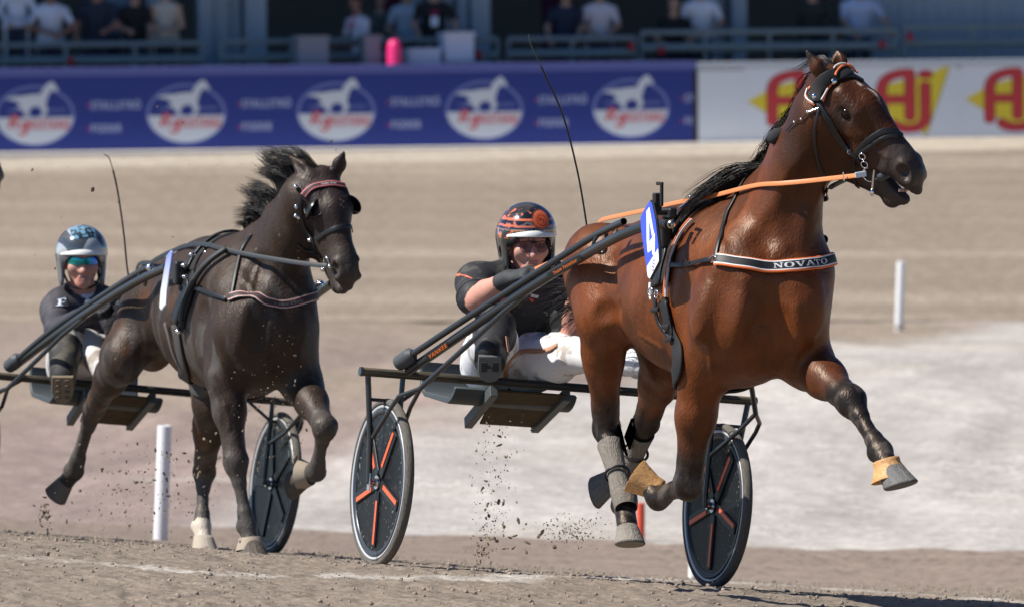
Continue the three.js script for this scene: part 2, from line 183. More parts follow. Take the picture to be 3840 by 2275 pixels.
// chalk line across the near track, traced on the ground
const chalk = [[-150, 2080], [300, 2110], [830, 2155], [1900, 2178], [2810, 2190], [3300, 2225], [3990, 2275]].map(([x, y]) => onGround(x, y));
function chalkAt(x, D) { let best = 9; for (let i = 1; i < chalk.length; i++) { const a = chalk[i - 1], b = chalk[i]; const bx = b.x - a.x, bd = -b.z + a.z; const t = clamp(((x - a.x) * bx + (D + a.z) * bd) / (bx * bx + bd * bd), 0, 1); best = Math.min(best, Math.hypot(x - a.x - bx * t, D + a.z - bd * t)); } return best; }
{
  const cf = (x, D) => { let c = mix3(TRACK, sc3(TRACK, 0.8), fbm(x * 0.8, D * 0.35, 2)); c = mix3(c, [0.43, 0.31, 0.27], 0.28 * sst(36, 44, D + 2.4 * fbm(x * 0.6, D * 0.3, 7))); const s = fbm(x * 0.35, D * 1.6, 5, 3); c = sc3(c, 0.9 + 0.25 * s); const sp = vn(x * 26, D * 9, 4); if (sp > 0.72) c = sc3(c, 0.72); const l = chalkAt(x, D); c = mix3(c, [0.70, 0.66, 0.60], 0.75 * sst(0.17, 0.05, l) * sst(0.26, 0.5, fbm(x * 6, D * 2.5, 9))); return c; };
  const hf = (x, D) => groundH(x, D) + 0.012 * (fbm(x * 3.2, D * 2.0, 1, 3) - 0.5) + (0.016 * (fbm(x * 17, D * 9, 8, 2) - 0.5) + 0.012 * (fbm(x * 38, D * 20, 3, 2) - 0.5)) * sst(46, 36, D) + 0.004;
  struct('near_track', gridMesh(-5.5, 5.5, 640, 20, 48.2, 520, (x, D) => hf(x, D) - 0.1 * sst(47.2 - 0.26 * x - 0.2, 47.2 - 0.26 * x + 0.6, D + 1.2 * (fbm(x * 1.4, 3, 1) - 0.5)), cf), sandMat(0.9));
  // pale sand of the infield and the turn
  const bx = [[44, -3.2], [49.4, -1.99], [52.7, -1.5], [61.7, -0.58], [67, 0.57], [75, 3.4], [82, 7]];
  const xb = (D) => { for (let i = 1; i < bx.length; i++) if (D < bx[i][0]) { const [a, b] = [bx[i - 1], bx[i]]; return mix(a[1], b[1], (D - a[0]) / (b[0] - a[0])); } return 7; };
  const cf2 = (x, D) => { const w = fbm(x * 0.8, D * 0.12, 3) - 0.5; let c = mix3(PINK, GREY, sst(-0.55, 0.6, x - xb(D) + 1.6 * w)); const st = fbm((x * 0.9 + D * 0.26), (D * 0.9 - x * 2) * 0.28, 6, 4); c = sc3(c, 0.74 + 0.52 * st); c = sc3(c, 0.80 + 0.4 * fbm((x - xb(D)) * 2.6 + 0.5 * w, D * 0.07, 51, 4)); c = sc3(c, 0.9 + 0.2 * fbm(x * 6 + D * 1.4, D * 2.2 - x * 3, 31, 3)); c = mix3(c, PALE, 0.7 * sst(0.62, 0.74, fbm(x * 0.5 + D * 0.12, D * 0.5, 12, 3))); c = mix3(c, [0.41, 0.335, 0.25], 0.8 * sst(0.52, 0.64, fbm(x * 0.3 + 4, D * 0.22, 15, 3)) * sst(56, 68, D)); c = mix3(c, TRACK, 0.75 * sst(64, 76, D + 2 * w) * sst(1.5, -1.5, x - 2)); c = mix3(c, [0.66, 0.6, 0.53], 0.7 * sst(1.2, 0.2, Math.abs(D - 73.5 + 0.45 * (x - 4))) * sst(1, 3, x)); return c; };
  struct('infield', gridMesh(-16, 16, 260, 42, 79.5, 260, (x, D) => (0.05 + 0.20 * sst(47.5, 53, D) * sst(78, 72, D)) * (fbm(x * 0.55 + D * 0.14, D * 0.2 - x * 0.25, 2) - 0.5) + 0.07 * sst(48, 53, D) * sst(79, 74, D) * (fbm((x - xb(D)) * 2.6, D * 0.07, 51, 3) - 0.5) + 0.05 * sst(48, 53, D) * (fbm(x * 2.2 + D * 0.55, (D * 0.3 - x * 0.6) * 0.5, 14, 3) - 0.5) + 0.016 * (fbm(x * 5, D * 3, 5) - 0.5) - 0.06 * sst(46.5, 44, D), cf2), sandMat(0.5));
  const BLx = -7.492, BLz = -103, BNx = 0.2535, BNz = 0.9673;
  const cf3 = (x, D) => { const e = D + 0.0 * x; const s = fbm(x * 0.07, e * 1.1, 21, 3), s2 = fbm(x * 0.12 + 7, e * 3.1, 22, 3); let c = mix3(sc3(TRACK, 0.86), sc3(TRACK, 1.12), s2); c = mix3(c, [0.52, 0.44, 0.345], 0.6 * sst(0.5, 0.70, s + 0.08 * (fbm(x * 0.5, D * 0.8, 41, 3) - 0.5))); const db = (x - BLx) * BNx + (-D - BLz) * BNz; c = mix3(c, [0.66, 0.58, 0.475], sst(2.9, 2.0, db + 0.5 * (fbm(x * 0.8, D, 3) - 0.5))); return c; };
  struct('far_straight', gridMesh(-30, 30, 200, 79.5, 112, 160, (x, D) => farRise(D, x) + 0.02 * (fbm(x * 1.2, D * 1.5, 5) - 0.5), cf3), sandMat(0.4));
  const base = new THREE.PlaneGeometry(1600, 1600, 40, 40).rotateX(-Math.PI / 2).translate(0, -0.45, -300); struct('ground', base, std(lin(0.3, 0.25, 0.19), 1));
  // loose clods and grains lying on the near track
  const g = new THREE.IcosahedronGeometry(1, 1); const q = g.attributes.position; for (let i = 0; i < q.count; i++) { const s = 0.75 + 0.5 * h3(Math.round(q.getX(i) * 50), Math.round(q.getY(i) * 50), Math.round(q.getZ(i) * 50)); q.setXYZ(i, q.getX(i) * s, q.getY(i) * s * 0.8, q.getZ(i) * s); } g.computeVertexNormals();
  const n = 17000, im = new THREE.InstancedMesh(g, std(lin(1, 1, 1), 1), n); im.name = 'loose_sand_clods'; im.userData = { kind: 'stuff', label: 'loose clods and crumbs of sand strewn on the near track', category: 'sand' }; const M = new THREE.Matrix4(), Q = new THREE.Quaternion();
  for (let i = 0; i < n; i++) { const D = 24.5 + 17 * Math.pow(rnd(), 0.9), x = rr(-0.085, 0.085) * D * 1.0; const s = 0.0016 + 0.0085 * Math.pow(rnd(), 10); Q.setFromEuler(new THREE.Euler(rnd() * 6, rnd() * 6, rnd() * 6)); M.compose(V(x, hf(x, D) + s * 0.35, -D), Q, V(s, s, s)); im.setMatrixAt(i, M); const c = sc3(TRACK, rr(0.6, 0.95)); im.setColorAt(i, lin(...c)); }
  im.castShadow = im.receiveShadow = true; scene.add(im);
}
// ---------------------------------------------------------------- far barrier with printed banners
const BL = at(0, 580, 103), BR = at(3840, 527, 107); const BE = BR.clone().sub(BL).normalize(), BN = V(-BE.z, 0, BE.x).normalize(), BU = BN.clone().cross(BE).normalize();
const BLEN = BR.distanceTo(BL), barrierX = (nx) => { // pixel column -> metres along the barrier from its left picture end
  const d = dirOf(nx, 500); const t = BL.clone().sub(CAM).dot(BN) / d.dot(BN); return CAM.clone().addScaledVector(d, t).sub(BL).dot(BE); };
const barrierPoint = (s, h, out = 0) => BL.clone().addScaledVector(BE, s).addScaledVector(V(0, 1, 0), h).addScaledVector(BN, out);
const backBox = (s0, s1, h0, h1, o0, o1, r = 0) => orient(box(s1 - s0, h1 - h0, Math.abs(o1 - o0), 0, 0, 0, r), barrierPoint((s0 + s1) / 2, (h0 + h1) / 2, (o0 + o1) / 2), BE, BU, BN);
const BH = 1.256;
function runner(x, cx, cy, s, col) { // a galloping pony in profile
  x.save(); x.translate(cx, cy); x.scale(s, s); x.fillStyle = col; x.beginPath();
  x.moveTo(58, -52); x.lineTo(50, -66); x.lineTo(40, -64); x.quadraticCurveTo(22, -52, 14, -26); x.quadraticCurveTo(-20, -26, -40, -20); x.quadraticCurveTo(-70, -22, -92, -10); x.quadraticCurveTo(-74, -8, -56, -2); x.lineTo(-46, 12); x.lineTo(-62, 18); x.lineTo(-42, 24); x.lineTo(-30, 44); x.lineTo(-14, 50); x.lineTo(-24, 34); x.lineTo(-12, 16); x.lineTo(8, 14); x.lineTo(20, 34); x.lineTo(8, 50); x.lineTo(22, 48); x.lineTo(34, 30); x.lineTo(28, 8); x.lineTo(36, -22); x.lineTo(46, -38); x.lineTo(62, -34); x.lineTo(66, -40); x.closePath(); x.fill(); x.restore(); }
const blueTex = canvasTex(1024, 566, (x, w, h) => { // one 2.27 m period of the banner
  x.fillStyle = 'rgb(30,50,132)'; x.fillRect(0, 0, w, h); const cx = 270, cy = 290, rx = 262, ry = 215;
  x.fillStyle = 'rgb(112,124,184)'; x.beginPath(); x.ellipse(cx, cy, rx + 8, ry + 8, 0, 0, 7); x.fill(); x.fillStyle = 'rgb(30,50,132)'; x.beginPath(); x.ellipse(cx, cy, rx - 12, ry - 12, 0, 0, 7); x.fill();
  x.fillStyle = 'rgb(205,212,220)'; x.beginPath(); x.ellipse(cx, cy, rx - 2, ry - 2, 0, 0.06, Math.PI - 0.06); x.fill();
  runner(x, cx + 10, cy - 100, 2.3, 'rgb(205,212,220)'); x.fillStyle = 'rgb(120,132,180)'; x.font = 'bold 34px sans-serif'; x.textAlign = 'center'; x.fillText('FOR', 120, 265); x.fillText('HORSES', 420, 262);
  x.fillStyle = 'rgb(200,52,58)'; x.font = 'italic bold 138px sans-serif'; x.fillText('R', 118, 384); x.fillText('S', 186, 436); x.font = 'italic bold 104px sans-serif'; x.save(); x.translate(350, 396); x.scale(0.6, 1); x.fillText('MUSTANG', 0, 0); x.restore();
  x.fillStyle = 'rgb(168,178,208)'; x.textAlign = 'left'; x.font = 'bold 84px sans-serif'; x.save(); x.translate(645, 250); x.scale(0.78, 1); x.fillText('STALLSTRÖ', 0, 0); x.fillText('FODER', 0, 172); x.restore(); x.fillStyle = 'rgb(190,50,70)'; x.fillRect(622, 212, 14, 20); x.fillRect(622, 384, 14, 20); });
const ajTex = canvasTex(1024, 1024, (x, w, h) => { x.fillStyle = 'rgb(220,226,234)'; x.fillRect(0, 0, w, h);
  const yel = () => { x.beginPath(); x.moveTo(30, 470); x.lineTo(300, 290); x.lineTo(800, 120); x.lineTo(965, 20); x.lineTo(720, 930); x.lineTo(610, 830); x.lineTo(300, 690); x.closePath(); }; x.fillStyle = 'rgb(150,128,30)'; x.save(); x.translate(8, 14); yel(); x.fill(); x.restore(); x.fillStyle = 'rgb(226,204,52)'; yel(); x.fill();
  x.lineJoin = 'round'; x.lineCap = 'round'; const aj = () => { x.beginPath(); x.moveTo(275, 740); x.lineTo(275, 330); x.quadraticCurveTo(290, 130, 560, 130); x.lineTo(560, 700); x.moveTo(285, 470); x.lineTo(540, 470); x.moveTo(715, 300); x.lineTo(715, 700); x.quadraticCurveTo(700, 860, 520, 850); x.quadraticCurveTo(430, 845, 400, 790); x.stroke(); x.beginPath(); x.moveTo(700, 150); x.lineTo(735, 150); x.stroke(); };
  x.strokeStyle = 'rgb(120,30,36)'; x.lineWidth = 118; aj(); x.strokeStyle = 'rgb(196,54,60)'; x.lineWidth = 96; aj(); });
{
  const s0 = -6, seam = barrierX(2612), s1 = BLEN + 6; const b = thing('barrier_wall', 'long low trackside wall with a blue and a white printed banner', 'barrier');
  const face = (a, c, tex, per, off, hgt) => { const g = new THREE.PlaneGeometry(c - a, hgt); const u = g.attributes.uv; for (let i = 0; i < u.count; i++) u.setX(i, ((u.getX(i) ? c : a) - off) / per); return orient(g, barrierPoint((a + c) / 2, hgt / 2 + 0.02, 0.004), BE, BU, BN); };
  part('wall_core', backBox(s0, s1, -0.3, BH - 0.12, -0.25, 0), std(lin(0.16, 0.17, 0.2), 0.9), b);
  part('banner', face(s0, seam - 0.05, blueTex, 2.27, barrierX(697) - 0.6, BH - 0.14), std(0xffffff, 0.55, { map: blueTex }), b, 'blue printed banner with white ponies in ovals');
  part('banner', backBox(seam + 0.02, s1, 0.02, BH - 0.14, 0.0005, 0.004), std(lin(0.72, 0.76, 0.82), 0.5), b, 'pale grey white banner');
  part('joint', backBox(seam - 0.05, seam + 0.02, 0, BH - 0.1, 0.0005, 0.012), std(lin(0.02, 0.02, 0.025), 0.7), b);
  part('cap', backBox(s0, seam, BH - 0.12, BH, -0.28, 0.02, 0.008), std(lin(0.10, 0.12, 0.36), 0.5), b); part('cap', backBox(seam + 0.002, s1, BH - 0.12, BH - 0.02, -0.28, 0.02, 0.008), std(lin(0.5, 0.54, 0.6), 0.5), b);
  const g1 = (c) => { const g = new THREE.PlaneGeometry(1.62, 1.2); return orient(g, barrierPoint(c, 0.60, 0.0085), BE, BU, BN); };
  for (const nx of [2985, 3395, 3800]) part('emblem', g1(barrierX(nx)), std(0xffffff, 0.55, { map: ajTex }), b, 'red letters on a yellow arrow');
  const k = thing('kerb', 'pale concrete kerb along the foot of the banner wall', 'kerb'); part('kerb_stone', backBox(s0, s1, -0.25, 0.035, 0.02, 0.45, 0.008), std(lin(0.78, 0.73, 0.65), 0.9), k);
  // pedestrian railing behind the wall
  const railMat = std(lin(0.20, 0.25, 0.26), 0.55); const rail = (a, c, top, bot) => { const r = thing('railing', RL[RLi++], 'railing', undefined); const o = -1.1; const m = 0.045; const p = (s, h) => barrierPoint(s, h, o);
    part('rail', rod(p(a, top), p(c, top), m, m, 10), railMat, r); part('rail', rod(p(a, bot), p(c, bot), m * 1.5, m * 1.5, 10), railMat, r); const n = Math.max(2, Math.round((c - a) / 1.05)); for (let i = 0; i <= n; i++) { const s = mix(a, c, i / n); part('post', rod(p(s, -0.2), p(s, top), 0.03, 0.03, 8), railMat, r); } };
  const RL = ['grey green steel railing panel in front of the bare shouldered spectator', 'grey green steel railing panel behind the white crates', 'grey green steel railing panel in front of the colourful tee shirt', 'grey green steel railing panel in front of the light blue polo shirt', 'grey green steel railing panel against the grey plank wall']; let RLi = 0;
  const hy = (ny) => (580 - ny) * 104 / 26396; rail(-4, barrierX(820), hy(176), hy(236)); rail(barrierX(890), barrierX(1935), hy(172), hy(232)); rail(barrierX(1975), barrierX(2455), hy(172), hy(228)); rail(barrierX(2480), barrierX(3445), hy(152), hy(210)); rail(barrierX(3475), BLEN + 4, hy(140), hy(202));
  // grandstand
  const st = thing('grandstand', 'dark open grandstand front with grey weathered timber posts', 'building'); const woodTex = canvasTex(256, 512, (x, w, h) => { x.fillStyle = 'rgb(176,186,192)'; x.fillRect(0, 0, w, h); for (let i = 0; i < 260; i++) { const v = 90 + Math.floor(rnd() * 130); x.fillStyle = `rgba(${v},${v + 8},${v + 14},0.35)`; x.fillRect(rnd() * w, rnd() * h - 100, 1 + rnd() * 5, 80 + rnd() * 400); } });
  const wood = std(lin(1, 1, 1), 0.85, { map: woodTex }), dark = std(lin(0.012, 0.012, 0.014), 0.95);
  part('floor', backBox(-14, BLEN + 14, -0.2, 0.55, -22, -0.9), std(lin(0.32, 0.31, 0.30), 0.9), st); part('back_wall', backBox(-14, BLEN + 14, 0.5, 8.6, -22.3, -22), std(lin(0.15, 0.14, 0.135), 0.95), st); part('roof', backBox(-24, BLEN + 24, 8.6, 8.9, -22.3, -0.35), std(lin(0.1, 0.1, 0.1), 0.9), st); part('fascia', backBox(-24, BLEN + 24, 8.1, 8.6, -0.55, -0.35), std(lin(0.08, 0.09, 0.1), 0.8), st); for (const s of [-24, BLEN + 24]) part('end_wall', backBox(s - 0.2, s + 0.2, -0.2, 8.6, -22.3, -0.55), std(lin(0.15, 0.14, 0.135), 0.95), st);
  const post = (x0, x1, d) => part('timber_post', backBox(barrierX(x0), barrierX(x1), 0.5, 8.6, d - 0.25, d, 0.01), wood, st);
  for (const [a, b2, d] of [[672, 722, -2.3], [728, 770, -2.6], [862, 910, -2.3], [918, 985, -2.5], [990, 1040, -2.6], [1045, 1122, -2.3], [1700, 1742, -2.7], [1750, 1790, -2.4], [1796, 1862, -2.7], [1870, 1905, -2.5], [1912, 1978, -2.3], [2806, 2858, -2.4], [2864, 2905, -2.7], [2910, 2960, -2.3], [0, 22, -2.3]]) post(a, b2, d);
  let px = 3385; while (px < 4400) { const w2 = rr(34, 60); part('wall_plank', backBox(barrierX(px), barrierX(px + w2 - 2), 0.5, 8.6, -2.4 - rr(0.16, 0.2), -2.4 + rr(0, 0.02)), wood, st); px += w2; }
  part('maroon_panel', backBox(barrierX(1705), barrierX(1800), 0.5, 3.6, -5.1, -5), std(lin(0.10, 0.005, 0.03), 0.8), st); part('maroon_panel', backBox(barrierX(2360), barrierX(2460), 0.5, 3.6, -5.1, -5), std(lin(0.06, 0.004, 0.025), 0.8), st);
  // boxes, bollard and planter on the terrace
  const crate = (x0, x1, y0, y1, label, tn = 1) => { const o = thing('storage_crate', label, 'crate', 'pale crates on the terrace'); const a = barrierX(x0), c = barrierX(x1), h0 = hy(y1), h1 = hy(y0); part('crate_body', backBox(a, c, h0, h1 - 0.05, -0.85, -0.4, 0.015), std(lin(0.5 * tn, 0.54 * tn, 0.6 * tn), 0.6), o); part('lid', backBox(a - 0.015, c + 0.015, h1 - 0.05, h1, -0.87, -0.38, 0.012), std(lin(0.56 * tn, 0.6 * tn, 0.66 * tn), 0.6), o); };
  crate(1142, 1256, 150, 262, 'grey crate on the terrace beside the dried plant', 0.4); crate(1694, 1803, 142, 256, 'tall pale crate beside the man with the white badge'); crate(1558, 1678, 202, 262, 'low pale crate below the man with the white badge'); crate(1392, 1452, 150, 262, 'narrow grey crate beside the pink canister', 0.4);
  const pk = thing('pink_canister', 'bright pink upright canister standing on the wall top', 'canister'); const pp = barrierPoint(barrierX(1485), 1.2, -0.12); part('shell', new THREE.LatheGeometry([[0, 0], [0.095, 0], [0.105, 0.03], [0.105, 0.3], [0.09, 0.38], [0.05, 0.42], [0, 0.43]].map((a) => new THREE.Vector2(...a)), 20).translate(pp.x, pp.y, pp.z), std(lin(0.85, 0.03, 0.2), 0.4), pk);
  const pl = thing('planter', 'terracotta pot with a dried plant in front of the dark opening', 'planter'); const pq = barrierPoint(barrierX(1160), 0.55, -3.5); part('pot', new THREE.LatheGeometry([[0, 0.7], [0.1, 0.7], [0.16, 1.2], [0.14, 1.2], [0.12, 1.15], [0, 1.15]].map((a) => new THREE.Vector2(...a)), 20).translate(pq.x, pq.y, pq.z), std(lin(0.4, 0.12, 0.05), 0.8), pl); part('stand', rod(pq.clone(), pq.clone().add(V(0, 0.7, 0)), 0.06, 0.06), dark, pl);
  part('dried_plant', strands(Array.from({ length: 60 }, () => ({ r: 0.012, pts: [pq.clone().add(V(0, 1.15, 0)), pq.clone().add(V(rr(-0.15, 0.15), 1.4, rr(-0.1, 0.1))), pq.clone().add(V(rr(-0.3, 0.3), 1.5 + rr(0, 0.25), rr(-0.2, 0.2)))] }))), std(lin(0.25, 0.2, 0.14), 0.9), pl);
  for (const [nx, ny, lb] of [[312, 240, 'below the spectator in navy'], [1855, 230, 'beside the tall pale crate'], [2434, 205, 'beside the bearded spectator\'s elbow'], [2548, 222, 'below the bearded spectator in black'], [3385, 205, 'beside the light blue polo shirt'], [3488, 178, 'in front of the plank wall']]) { const m = part(numbered('warning_lamp'), new THREE.SphereGeometry(0.055, 12, 10).scale(1, 1.2, 1).translate(...barrierPoint(barrierX(nx), hy(ny), -1.0).toArray()), std(lin(0.55, 0.02, 0.03), 0.4), scene); m.userData = { label: 'small red marker lamp on the railing ' + lb, category: 'lamp', group: 'red marker lamps on the railing' }; }
  // spectators: one continuous body each, coloured by clothing
  const skin = [0.42, 0.25, 0.18];
  function spectator(nx, headY, o) { const dd = dirOf(nx, 580), tt = (BL.clone().sub(CAM).dot(BN) - 1.72 - (o.back || 0)) / dd.dot(BN), foot = CAM.clone().addScaledVector(dd, tt), s = tt / 26396; const Hh = (580 - headY + 26) * s; const b = new Body(); const w = o.w || 0.2; const ht = Hh - 0.12; const P = (x, y, z) => V(x, y, z);
    const sh = ht - 0.13, lean = o.lean || 0; const hip = P(0, sh - 0.52, -0.05); const ch = P(o.tilt || 0, sh - 0.1, 0.05 + lean); const nk = P((o.tilt || 0) * 1.2, sh + 0.04, 0.06 + lean); const hd = P((o.tilt || 0) * 1.4 + (o.look || 0) * 0.02, sh + 0.19, 0.09 + lean);
    b.C(hip, ch, 0.17, w - 0.02, { flat: [P(0, 0, 1), 0.62], k: 0.06 }); b.C(ch.clone().add(P(-w, 0.03, 0)), ch.clone().add(P(w, 0.03, 0)), 0.075, 0.075, { k: 0.07 }); b.C(nk, hd, 0.055, 0.06, { k: 0.03 }); b.E(hd.clone().add(P(0, 0.03, 0)), [0.078, 0.115, 0.098], { k: 0.02 }); b.E(hd.clone().add(P((o.look || 0) * 0.05, 0.0, 0.1)), [0.016, 0.025, 0.02], { k: 0.015 });
    for (const q of [-1, 1]) { b.C(hip.clone().add(P(q * 0.1, 0.02, 0)), P(q * 0.11, sh - 0.98, -0.05), 0.115, 0.075, { k: 0.04 }); b.C(P(q * 0.11, sh - 0.98, -0.05), P(q * 0.12, Math.min(0.6, sh - 1.25), -0.06), 0.07, 0.05, { k: 0.03 }); }
    const arms = o.arms || [[-0.3, -0.36, -0.2, -0.42], [0.3, -0.36, 0.2, -0.42]]; arms.forEach(([ex, ey, hx, hyy], i) => { const q = i ? 1 : -1; const S = ch.clone().add(P(q * (w + 0.02), 0.02, 0)), El = P((o.tilt || 0) + ex, sh + ey, 0.1 + lean), Hd = P((o.tilt || 0) + hx, sh + hyy, 0.32 + lean * 0.5); b.C(S, El, 0.058, 0.045, { k: 0.03 }); b.C(El, Hd, 0.042, 0.03, { k: 0.02 }); b.C(Hd, Hd.clone().add(P(-q * 0.03, -0.02, 0.08)), 0.04, 0.028, { k: 0.02 }); for (let f = 0; f < 4; f++) b.C(Hd.clone().add(P((f - 1.5) * 0.02, -0.01, 0.07)), Hd.clone().add(P((f - 1.5) * 0.022, -0.05, 0.11)), 0.011, 0.009, { k: 0.006 }); });
    const cloth = o.top, sk = o.skin || skin, hair = o.hair || [0.03, 0.02, 0.015]; const sl = o.sleeve ?? 0.2;
    const col = (p, n) => { if (p.y > hd.y - 0.11 || (p.y > sh + 0.02 && Math.abs(p.x - nk.x) < 0.075 && p.z > 0)) { if (p.y > hd.y + 0.06 && !(p.z > hd.z + 0.06 && p.y < hd.y + 0.1) || (p.z < hd.z - 0.03 && p.y > hd.y - 0.05)) return o.bald ? sk : hair; return sk; }
      const armPart = Math.abs(p.x - ch.x) > w - 0.01 || p.z > ch.z + 0.14; if (armPart) { const dS = Math.min(p.distanceTo(ch.clone().add(P(-w, 0.02, 0))), p.distanceTo(ch.clone().add(P(w, 0.02, 0)))); if (dS > sl && (p.z > ch.z + 0.03 || Math.abs(p.x - ch.x) > w + 0.02)) return sk; }
      if (p.y < hip.y - 0.02 && !armPart) return o.legs || [0.03, 0.035, 0.06]; if (o.print && n.z > 0.3 && Math.abs(p.x - ch.x) < 0.13 && p.y < ch.y - 0.0 && p.y > ch.y - 0.36) { const f = vn(p.x * 16, p.y * 16, 2); return f > 0.6 ? [0.5, 0.1, 0.08] : f > 0.45 ? [0.2, 0.4, 0.5] : f > 0.35 ? [0.6, 0.5, 0.2] : cloth; }
      const f = 0.88 + 0.24 * fbm(p.x * 9, p.y * 7, p.z * 9, 2); return sc3(cloth, f); };
    const g = b.build(0.02, col); const t = thing('person', o.label, 'person', undefined, foot.toArray(), Math.atan2(-foot.x, -foot.z) * 0 + (o.turn ?? 0.1)); part('body', g, std(0xffffff, 0.85, { vertexColors: true }), t);
    if (o.badge) part('badge', box(0.11, 0.15, 0.01, ch.x, ch.y - 0.16, ch.z + 0.165), std(lin(0.75, 0.8, 0.88), 0.5), t); if (o.lanyard) { for (const q of [-1, 1]) part('lanyard', rod(V(nk.x + q * 0.06, sh + 0.02, nk.z + 0.05), V(ch.x + q * 0.015, ch.y - 0.09, ch.z + 0.165), 0.012), std(lin(...o.lanyard), 0.6), t); } if (o.cap) part('cap', new THREE.SphereGeometry(0.105, 16, 8, 0, 7, 0, 1.4).scale(0.85, 0.8, 1.1).translate(hd.x, hd.y + 0.07, hd.z), std(lin(...o.cap), 0.7), t); }
  const white = [0.66, 0.70, 0.80], navy = [0.018, 0.024, 0.045], black = [0.010, 0.010, 0.012];
  spectator(62, -70, { top: white, w: 0.16, label: 'spectator in a white long shirt standing beside the corner post', arms: [[-0.26, -0.3, -0.12, -0.5], [0.27, -0.3, 0.16, -0.5]], sleeve: 0.5 });
  spectator(188, -12, { top: white, label: 'spectator in a white tee shirt leaning folded arms on the railing', lean: 0.12, arms: [[-0.34, -0.3, 0.02, -0.4], [0.34, -0.3, 0.1, -0.44]], skin: [0.3, 0.16, 0.11] });
  spectator(362, -22, { top: [0.02, 0.028, 0.05], label: 'spectator in a navy tee shirt resting one arm on the railing', w: 0.22, arms: [[-0.3, -0.3, -0.32, -0.5], [0.3, -0.32, 0.1, -0.4]], skin: [0.38, 0.2, 0.14] });
  spectator(430, -40, { top: [0.2, 0.24, 0.28], back: 0.9, label: 'spectator in a grey top half hidden between two dark shirted people', w: 0.18 });
  spectator(505, -10, { top: black, label: 'spectator in a black top holding a small bag at the railing', w: 0.17, arms: [[-0.25, -0.3, -0.08, -0.36], [0.25, -0.3, 0.2, -0.5]] });
  spectator(620, -22, { top: [0.50, 0.47, 0.40], label: 'bare shouldered spectator in a beige sleeveless blouse', w: 0.17, sleeve: 0.02, skin: [0.5, 0.32, 0.22], arms: [[-0.24, -0.33, 0.02, -0.42], [0.24, -0.33, -0.02, -0.42]] });
  spectator(1352, 30, { top: [0.7, 0.66, 0.74], label: 'spectator in a pale shirt with a pink strap, turned sideways', turn: -0.9, w: 0.17, lanyard: [0.6, 0.05, 0.15], skin: [0.3, 0.15, 0.11] });
  spectator(1425, 20, { top: [0.10, 0.11, 0.09], back: 1.6, label: 'dim spectator in a dark olive top deep inside the stand', w: 0.2 });
  spectator(1525, -10, { top: [0.42, 0.48, 0.56], back: 0.8, label: 'spectator in a grey white shirt half behind the badge wearer', w: 0.18 });
  spectator(1625, -20, { top: black, label: 'spectator in black with a pink lanyard and a white badge', w: 0.21, badge: true, lanyard: [0.55, 0.02, 0.12], arms: [[-0.3, -0.3, -0.2, -0.56], [0.32, -0.3, 0.3, -0.56]] });
  spectator(2120, -5, { top: [0.014, 0.024, 0.05], label: 'spectator in a navy polo shirt with a pink cap', w: 0.19, cap: [0.35, 0.08, 0.12], arms: [[-0.29, -0.32, -0.26, -0.52], [0.25, -0.3, 0.1, -0.5]] });
  spectator(2248, -15, { top: [0.62, 0.58, 0.62], print: true, label: 'spectator in a colourful printed tee shirt with clasped hands', w: 0.19, cap: [0.55, 0.1, 0.25], arms: [[-0.28, -0.3, -0.03, -0.48], [0.28, -0.3, 0.04, -0.5]] });
  spectator(2520, 35, { top: black, bald: true, label: 'bearded spectator in black leaning both elbows on the railing', lean: 0.14, w: 0.19, arms: [[-0.27, -0.32, -0.06, -0.42], [0.27, -0.32, 0.1, -0.42]] });
  spectator(2625, -25, { top: white, label: 'spectator in a white tee shirt beside the bearded person', w: 0.21, arms: [[-0.28, -0.3, -0.1, -0.42], [0.33, -0.28, 0.16, -0.4]] });
  spectator(3045, -20, { top: [0.016, 0.022, 0.024], label: 'spectator in a dark suit jacket with both hands on the railing', w: 0.2, sleeve: 0.6, arms: [[-0.26, -0.32, -0.16, -0.52], [0.34, -0.3, 0.36, -0.5]] });
  spectator(3222, -30, { top: [0.38, 0.48, 0.68], label: 'spectator in a light blue polo shirt with arms spread on the railing', w: 0.23, arms: [[-0.26, -0.3, -0.08, -0.54], [0.4, -0.3, 0.46, -0.52]] });
}
